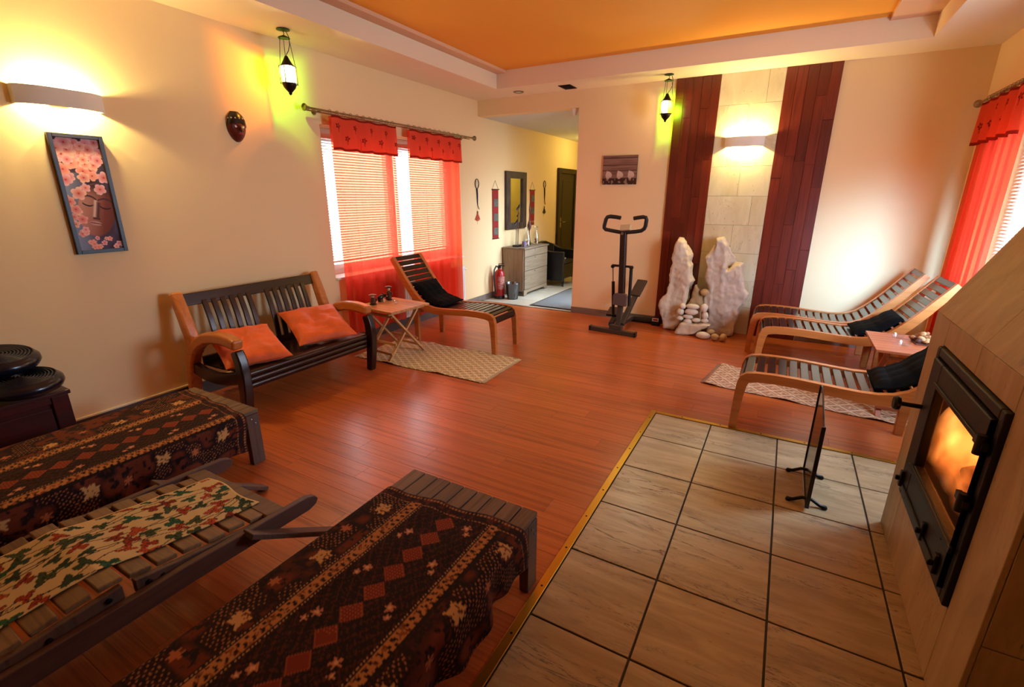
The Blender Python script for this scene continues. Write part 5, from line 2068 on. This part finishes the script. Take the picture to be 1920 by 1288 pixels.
t = thing('tub_chair', 'black leather tub chair beyond the dresser in the hall', 'armchair', (-3.46, 7.83, 0))
MB().box((-.30, -.30, .13), (.24, .30, .38)).build('seat_base', M['leather'], t, bevel=.02)
MB().box((-.22, -.19, .38), (.24, .19, .45)).build('seat_cushion', M['leather'], t, bevel=.03, seg=3)
pts = [(.25, -.27), (.0, -.29), (-.20, -.26), (-.29, -.12), (-.30, 0), (-.29, .12), (-.20, .26), (.0, .29), (.25, .27)]
arc = []
for i in range(len(pts) - 1):
    for f in (0, .25, .5, .75):
        arc.append(Vector(pts[i]).lerp(Vector(pts[i + 1]), f))
arc.append(Vector(pts[-1]))
m_ = len(arc)
vs, fs = [], []
for i, p in enumerate(arc):
    tv = (arc[min(i + 1, m_ - 1)] - arc[max(i - 1, 0)]).normalized()
    nr = Vector((tv.y, -tv.x))
    top = .60 + .14 * max(0, -p.x / .30) ** 1.5
    for o_, zz_ in ((.035, .10), (.035, top), (-.035, top), (-.035, .10)):
        vs.append((p.x + nr.x * o_, p.y + nr.y * o_, zz_))
for i in range(m_ - 1):
    for k in range(4):
        fs.append((i * 4 + k, i * 4 + (k + 1) % 4, (i + 1) * 4 + (k + 1) % 4, (i + 1) * 4 + k))
fs += [(0, 1, 2, 3), tuple((m_ - 1) * 4 + k for k in (3, 2, 1, 0))]
MB()._add(vs, fs).build('tub_back', M['leather'], t, bevel=.022, seg=3)
for dx, dy in ((-.2, -.2), (-.2, .2), (.22, -.24), (.22, .24)):
    MB().lathe([(.018, 0), (.022, .10), (.022, .13)], 10, (dx, dy, 0)).build('leg', M['black'], t, smooth=True)
o = MB().box((-.07, -.11, 0), (.07, .10, .006), rot=(0, 0, .3)).build('folded_paper', M['white_print'], None)
o.location = (-3.38, 7.83, .451)
tag(o, 'folded white paper lying on the black tub chair', 'paper')

t = thing('door_mat', 'grey door mat on the hall floor by the edge of the wooden floor', 'mat', (-2.722, 6.74, 0))
MB().box((-.335, -.76, .0), (.335, .76, .007)).build('mat_border', M['black'], t, bevel=.002, seg=1)
MB().box((-.31, -.735, .007), (.31, .735, .012)).build('mat_pile', M['mat'], t, bevel=.002, seg=1)

# ------------------------------------------------------------------ stepper exercise machine
st_ = thing('stepper_machine', 'upright stepper exercise machine with looped handlebar in front of the back wall', 'exercise machine', (-1.56, 5.15, 0))
X0, Y0 = -1.56, 5.15
P_ = lambda x, y, z: (x - X0, y - Y0, z)
MB().beam(P_(-1.832, 5.18, .026), P_(-1.295, 5.13, .026), .06, .05).build('base_bar', M['grey_steel'], st_, bevel=.006)
for xx, yy_ in ((-1.835, 5.18), (-1.292, 5.13)):
    MB().box(P_(xx - .012, yy_ - .034, .0), P_(xx + .012, yy_ + .034, .056)).build('end_cap', M['black'], st_, bevel=.004)
MB().beam(P_(-1.60, 5.18, .075), P_(-1.46, 5.17, .075), .08, .05).build('base_riser', M['grey_steel'], st_, bevel=.005)
MB().beam(P_(-1.53, 5.17, .075), P_(-1.52, 5.80, .055), .05, .045).build('base_spine', M['grey_steel'], st_, bevel=.005)
MB().tube([P_(-1.62, 5.81, .035), P_(-1.24, 5.81, .035)], .034, 14).build('rear_bar', M['black'], st_, smooth=True)
MB().beam(P_(-1.515, 5.20, .06), P_(-1.517, 5.27, .42), .05, .06, (1, 0, 0)).build('lower_post', M['grey_steel'], st_, bevel=.006)
MB().beam(P_(-1.517, 5.262, .40), P_(-1.553, 5.30, 1.12), .066, .075, (0, 1, 0)).build('post', M['post_steel'], st_, bevel=.01)
h_ = [(-1.587, 1.277), (-1.64, 1.285), (-1.704, 1.290), (-1.738, 1.283), (-1.755, 1.258), (-1.774, 1.19), (-1.776, 1.165), (-1.758, 1.147), (-1.70, 1.138), (-1.558, 1.118),
      (-1.42, 1.135), (-1.358, 1.147), (-1.328, 1.17), (-1.316, 1.20), (-1.307, 1.262), (-1.315, 1.287), (-1.345, 1.292), (-1.40, 1.284), (-1.444, 1.275)]
MB().tube([P_(x, 5.29 - .20 * max(0, (z - 1.15)) , z) for x, z in h_], .021, 12).build('handlebar', M['rubber'], st_, smooth=True)
MB().box(P_(-1.59, 5.27, 1.14), P_(-1.475, 5.31, 1.205), rot=(-.4, -.1, 0)).build('console', M['beige_plastic'], st_, bevel=.008)
MB().lathe([(.016, -.012), (.016, .012)], 12, P_(-1.556, 5.262, 1.112), (PI / 2, 0, 0)).build('clamp_bolt', M['chrome'], st_, smooth=True)
MB().tube([P_(-1.655, 5.285, .756), P_(-1.42, 5.285, .752)], .013, 10).build('cross_arm', M['post_steel'], st_, smooth=True)
for (xa, za, xb, zb, zm, rod_r) in ((-1.645, .745, -1.622, .17, .55, 1), (-1.435, .742, -1.445, .30, .70, 0)):
    ya, yb = 5.285, 5.34
    f = (za - zm) / (za - zb)
    xm, ym = xa + (xb - xa) * f, ya + (yb - ya) * f
    MB().tube([P_(xa, ya, za), P_(xm, ym, zm)], .007, 8).build('piston_rod', M['chrome'], st_, smooth=True)
    MB().tube([P_(xm, ym, zm + .02), P_(xb, yb, zb)], .0185, 12).build('damper', M['black'] if rod_r else M['rubber'], st_, smooth=True)
    MB().lathe([(.02, -.02), (.022, 0), (.02, .02)], 10, P_(xa, ya, za), (PI / 2, 0, 0)).build('damper_eye', M['black'], st_, smooth=True)
MB().prism([(P_(-1.578, 0, 0)[0], .455), (P_(-1.596, 0, 0)[0], .43), (P_(-1.596, 0, 0)[0], .325), (P_(-1.442, 0, 0)[0], .315), (P_(-1.438, 0, 0)[0], .43), (P_(-1.455, 0, 0)[0], .455)],
           'y', 5.19 - Y0, 5.248 - Y0).build('resistance_box', M['chess'], st_, bevel=.006)
# pedal beams: right one raised, left one low
MB().beam(P_(-1.475, 5.20, .105), P_(-1.432, 5.58, .40), .055, .05, (0, 0, 1)).build('pedal_beam', M['grey_steel'], st_, bevel=.006)
MB().beam(P_(-1.437, 5.52, .385), P_(-1.400, 5.70, .545), .125, .03, (0, 0, 1)).build('pedal', M['grey_steel'], st_, bevel=.008)
MB().beam(P_(-1.60, 5.20, .09), P_(-1.66, 5.56, .115), .055, .045, (0, 0, 1)).build('pedal_beam', M['rubber'], st_, bevel=.006)
MB().beam(P_(-1.665, 5.42, .14), P_(-1.72, 5.74, .165), .14, .028, (0, 0, 1)).build('pedal', M['black'], st_, bevel=.008)

t = thing('small_wall_device', 'small dark box with red and white face on the floor left of the rocks', 'device', (-1.215, 5.78, 0))
MB().box((-.045, -.05, 0), (.045, .05, .10)).build('case', M['black'], t, bevel=.006)
MB().box((-.038, -.053, .055), (.038, -.049, .095)).build('face_plate', M['white'], t, bevel=.002, seg=1)
MB().box((-.028, -.0555, .065), (.028, -.0525, .086)).build('red_panel', M['redcan'], t)


# ------------------------------------------------------------------ rocks and pebbles
def slab_rock(name, label, outline, y, depth, mat, group=None, seed=1, lean=0.):
    """irregular standing rock: side outline with a swollen, chipped body"""
    zc = min(z for x, z in outline)
    xc = sum(x for x, z in outline) / len(outline)
    pts = [(x - xc, z - zc) for x, z in outline]
    # densify
    den = []
    for i in range(len(pts)):
        a, b = Vector(pts[i]), Vector(pts[(i + 1) % len(pts)])
        k = max(1, int((b - a).length / .03))
        for q in range(k):
            den.append(a.lerp(b, q / k))
    c = sum(den, Vector((0, 0))) / len(den)
    n = len(den)
    layers = [(-.5, .80), (-.46, .92), (-.33, .985), (-.1, 1.), (.15, .985), (.36, .95), (.5, .80)]
    bm = bmesh.new()
    rows = []
    for f, s in layers:
        row_ = []
        for p in den:
            d = p - c
            # shrink towards the outline's own spine so that notches survive
            q = p - d.normalized() * (1 - s) * min(d.length, .12) * 1.1
            row_.append(bm.verts.new((q.x, f * depth, q.y)))
        rows.append(row_)
    for a, b in zip(rows[:-1], rows[1:]):
        for i in range(n):
            bm.faces.new((a[i], a[(i + 1) % n], b[(i + 1) % n], b[i]))
    f0 = bm.faces.new(rows[0])
    f1 = bm.faces.new(rows[-1][::-1])
    r = bmesh.ops.triangulate(bm, faces=[f0, f1], ngon_method='EAR_CLIP')
    bmesh.ops.subdivide_edges(bm, edges=[e for e in bm.edges if e.calc_length() > .05], cuts=2, use_grid_fill=True)
    bmesh.ops.triangulate(bm, faces=[f for f in bm.faces if len(f.verts) > 4])
    bmesh.ops.recalc_face_normals(bm, faces=bm.faces)
    bm.normal_update()
    for v in bm.verts:
        p = v.co * 7 + Vector((seed * 3.3, 0, seed))
        d = .016 * mnoise.noise(p) + .009 * mnoise.noise(p * 2.7) + .022 * mnoise.noise(p * .5)
        low = min(1, max(0, v.co.z / .05))
        v.co += v.normal * d * (.3 + .7 * low)
        v.co.z = max(v.co.z, 0)
        v.co.y += lean * v.co.z
    me = bpy.data.meshes.new(name)
    bm.to_mesh(me)
    bm.free()
    for p in me.polygons:
        p.use_smooth = True
    try:
        me.set_sharp_from_angle(angle=math.radians(35))
    except Exception:
        pass
    me.materials.append(mat)
    o = bpy.data.objects.new(name, me)
    COL.objects.link(o)
    o.location = (xc, y, 0)
    md = o.modifiers.new('remesh', 'REMESH')
    md.mode = 'VOXEL'
    md.voxel_size = .011
    md.use_smooth_shade = True
    sm = o.modifiers.new('soften', 'SMOOTH')
    sm.iterations = 2
    for nm, sc_, st in (('coarse', .17, .036), ('mid', .05, .020), ('fine', .018, .008)):
        key = 'rock_' + nm
        tx = bpy.data.textures.get(key)
        if tx is None:
            tx = bpy.data.textures.new(key, 'CLOUDS')
            tx.noise_scale = sc_
        dm = o.modifiers.new('chips_' + nm, 'DISPLACE')
        dm.texture = tx
        dm.strength = st
        dm.texture_coords = 'GLOBAL'
        dm.mid_level = .5
    return tag(o, label, 'rock', group)


slab_rock('standing_rock', 'tall pale jagged rock with holes on the left of the stone group', [(-1.104, 0), (-0.973, 0), (-0.916, 0.076), (-0.883, 0.216), (-0.852, 0.375), (-0.86, 0.539), (-0.835, 0.595), (-0.862, 0.657), (-0.863, 0.763), (-0.893, 0.803), (-0.878, 0.878), (-0.908, 0.918), (-0.926, 0.969), (-0.958, 0.988), (-0.967, 1.019), (-1.026, 1.047), (-1.05, 0.999), (-1.059, 0.867), (-1.086, 0.715), (-1.093, 0.572), (-1.111, 0.415), (-1.16, 0.343), (-1.153, 0.229), (-1.13, 0.105)],
          5.70, .20, M['rock'], None, 1)
slab_rock('standing_rock', 'large forked pale rock on the right of the stone group', [(-0.622, 0.0), (-0.567, 0), (-0.481, 0), (-0.374, 0), (-0.344, 0.062), (-0.343, 0.129), (-0.315, 0.176), (-0.328, 0.26), (-0.355, 0.29), (-0.279, 0.375), (-0.242, 0.485), (-0.296, 0.543), (-0.331, 0.665), (-0.348, 0.808), (-0.375, 0.816), (-0.428, 0.792), (-0.469, 0.737), (-0.495, 0.699), (-0.524, 0.92), (-0.537, 1.006), (-0.579, 1.08), (-0.65, 1.067), (-0.633, 1.006), (-0.68, 0.952), (-0.739, 0.86), (-0.706, 0.752), (-0.703, 0.634), (-0.657, 0.498), (-0.695, 0.396), (-0.64, 0.269), (-0.617, 0.16)],
          5.745, .19, M['rock2'], None, 4)
slab_rock('cone_rock', 'small pointed yellowish rock between the two tall rocks', [(-0.87, 0), (-0.847, 0.321), (-0.826, 0.422), (-0.809, 0.543), (-0.79, 0.556), (-0.754, 0.505), (-0.716, 0.433), (-0.70, 0.337), (-0.69, 0.0)],
          5.665, .09, mk('ochre_rock', '#a98a60', .75, bump=.4, bscale=16, var=.15, vscale=6), None, 7)
slab_rock('flat_rock', 'flat pale stone slab at the foot of the stone group, carrying pebbles', [(-0.944, 0.0), (-0.898, 0.118), (-0.86, 0.145), (-0.745, 0.138), (-0.637, 0.150), (-0.552, 0.150), (-0.63, 0.098), (-0.703, 0.032), (-0.78, 0), (-0.854, 0)],
          5.53, .13, M['rock'], None, 9)
GPB = 'pebbles among the rocks'


def pebble(label, x, y, z, a, b, mat, k):
    bm = bmesh.new()
    bmesh.ops.create_icosphere(bm, subdivisions=3, radius=1)
    for v in bm.verts:
        nn = 1 + .09 * mnoise.noise(v.co * 1.3 + Vector((k * 2.1, k, 0)))
        v.co = Vector((v.co.x * a, v.co.y * max(.028, min(a, b) * 1.05), v.co.z * b)) * nn
    me = bpy.data.meshes.new('pebble')
    bm.to_mesh(me)
    bm.free()
    for p in me.polygons:
        p.use_smooth = True
    me.materials.append(mat)
    o = bpy.data.objects.new('pebble', me)
    COL.objects.link(o)
    o.location = (x, y, z)
    return tag(o, label, 'pebble', GPB)


PB = [(-.886, .319, .036, .033, 'roundish white pebble at the top left of the stacked pebbles'),
      (-.779, .326, .075, .031, 'long white pebble lying on top of the stacked pebbles'),
      (-.905, .254, .041, .038, 'white pebble at the left edge of the stack, second from the top'),
      (-.787, .265, .072, .037, 'broad white pebble under the long topmost pebble'),
      (-.817, .206, .056, .026, 'flat white pebble under the broad one in the middle of the stack'),
      (-.902, .179, .040, .026, 'small white pebble at the lower left edge of the stack'),
      (-.816, .151, .046, .032, 'white pebble lowest in the middle, just above the flat slab'),
      (-.727, .177, .049, .026, 'flat white pebble resting on the slab right of the lowest one'),
      (-.658, .323, .038, .052, 'upright white pebble at the top right of the stack'),
      (-.639, .239, .035, .042, 'upright white pebble under the other upright one on the right'),
      (-.637, .182, .041, .026, 'flat white pebble at the lower right, on the slab end')]
for k, (x, z, a, b, lab) in enumerate(PB):
    pebble(lab, x, 5.535, z, a, b, M['pebble'], k)
for k, (x, y, z, a, b, lab, mt) in enumerate(((-.683, 5.62, .483, .046, .038, 'round tan pebble resting between the pointed rock and the forked rock', 'pebble_y'),
                                              (-.624, 5.43, .041, .073, .040, 'largest smooth pebble lying on the floor in front of the rocks', 'pebble'),
                                              (-.557, 5.51, .069, .045, .030, 'small pebble tucked behind the largest floor pebble', 'pebble_y'),
                                              (-.500, 5.42, .041, .043, .038, 'yellowish pebble on the floor, second from the right', 'pebble_y'),
                                              (-.417, 5.43, .045, .037, .043, 'yellowish pebble on the floor, rightmost of all', 'pebble_y'))):
    pebble(lab, x, y, z, a, b, M[mt], k + 20)

# ------------------------------------------------------------------ glass fire screen on the hearth
t = thing('fire_screen', 'dark glass fire screen standing on the hearth tiles in front of the fireplace', 'fire screen', (.295, 2.70, .0012))
MB().prism([(-.20, .02), (.205, .02), (.205, .528), (.13, .535), (-.13, .482), (-.20, .462)], 'x', -.004, .004).build('glass_sheet', mk('dark_screen_glass', '#1a1513', .12, spec=.6), t, bevel=.002, seg=1)
for yk, zk in ((-.206, .462), (.206, .525)):
    MB().box((-.009, yk - .007, .014), (.009, yk + .007, zk)).build('edge_bar', M['black'], t, bevel=.002, seg=1)
MB().box((-.008, -.20, .012), (.008, .20, .024)).build('bottom_bar', M['black'], t, bevel=.002, seg=1)
for yk in (-.15, .16):
    MB().tube([(-.085, yk, .010), (-.06, yk, .012), (-.02, yk, .035), (.02, yk, .035), (.06, yk, .012), (.085, yk, .010)], .009, 8).build('foot', M['iron'], t, smooth=True)
    for q in (-1, 1):
        MB().lathe([(.012, 0), (.014, .006), (.010, .016)], 10, (q * .08, yk, 0)).build('foot_pad', M['iron'], t, smooth=True)

# ------------------------------------------------------------------ ceiling fittings
t = thing('ceiling_vent', 'small square dark vent in the soffit near the hall', 'vent', (-2.44, 5.665, ZC))
MB().box((-.075, -.11, -.006), (.075, .11, -.0005)).build('vent_frame', M['iron'], t, bevel=.002, seg=1)
for k in range(5):
    MB().box((-.06, -.09 + k * .04, -.010), (.06, -.075 + k * .04, -.006), rot=(.4, 0, 0)).build('louvre', M['black'], t)
t = thing('recessed_downlight', 'round recessed downlight, switched off, in the soffit corner', 'ceiling light', (-3.07, 5.64, ZC))
MB().lathe([(.03, -.001), (.062, -.001), (.066, -.006), (.052, -.010), (.045, -.004), (.03, -.003)], 24).build('trim_ring', M['bronze'], t, smooth=True)
MB().lathe([(.002, -.0035), (.043, -.0035), (.043, -.002), (.002, -.002)], 20).build('lens', M['white'], t, smooth=True)
t = thing('motion_sensor', 'small white motion sensor under the lintel at the hall corner', 'sensor', (-2.45, YB + .07, HZ))
MB().lathe([(.034, 0), (.036, -.01), (.032, -.05), (.022, -.072), (.008, -.078)], 18, (0, 0, -.0005)).build('sensor_body', M['white'], t, smooth=True)
t = thing('hall_lamp', 'round lamp on the hall ceiling', 'ceiling light', (-3.1, 8.9, HZ))
MB().lathe([(.12, -.001), (.13, -.02), (.125, -.03)], 24).build('lamp_base', M['white'], t, smooth=True)
MB().lathe([(.12, -.03), (.10, -.06), (.06, -.08), (.01, -.086)], 24).build('lamp_glass', M['bulb'], t, smooth=True)
lamp('hall_light', (0, 0, -.16), 22.0, (1., .80, .22), .06, t)
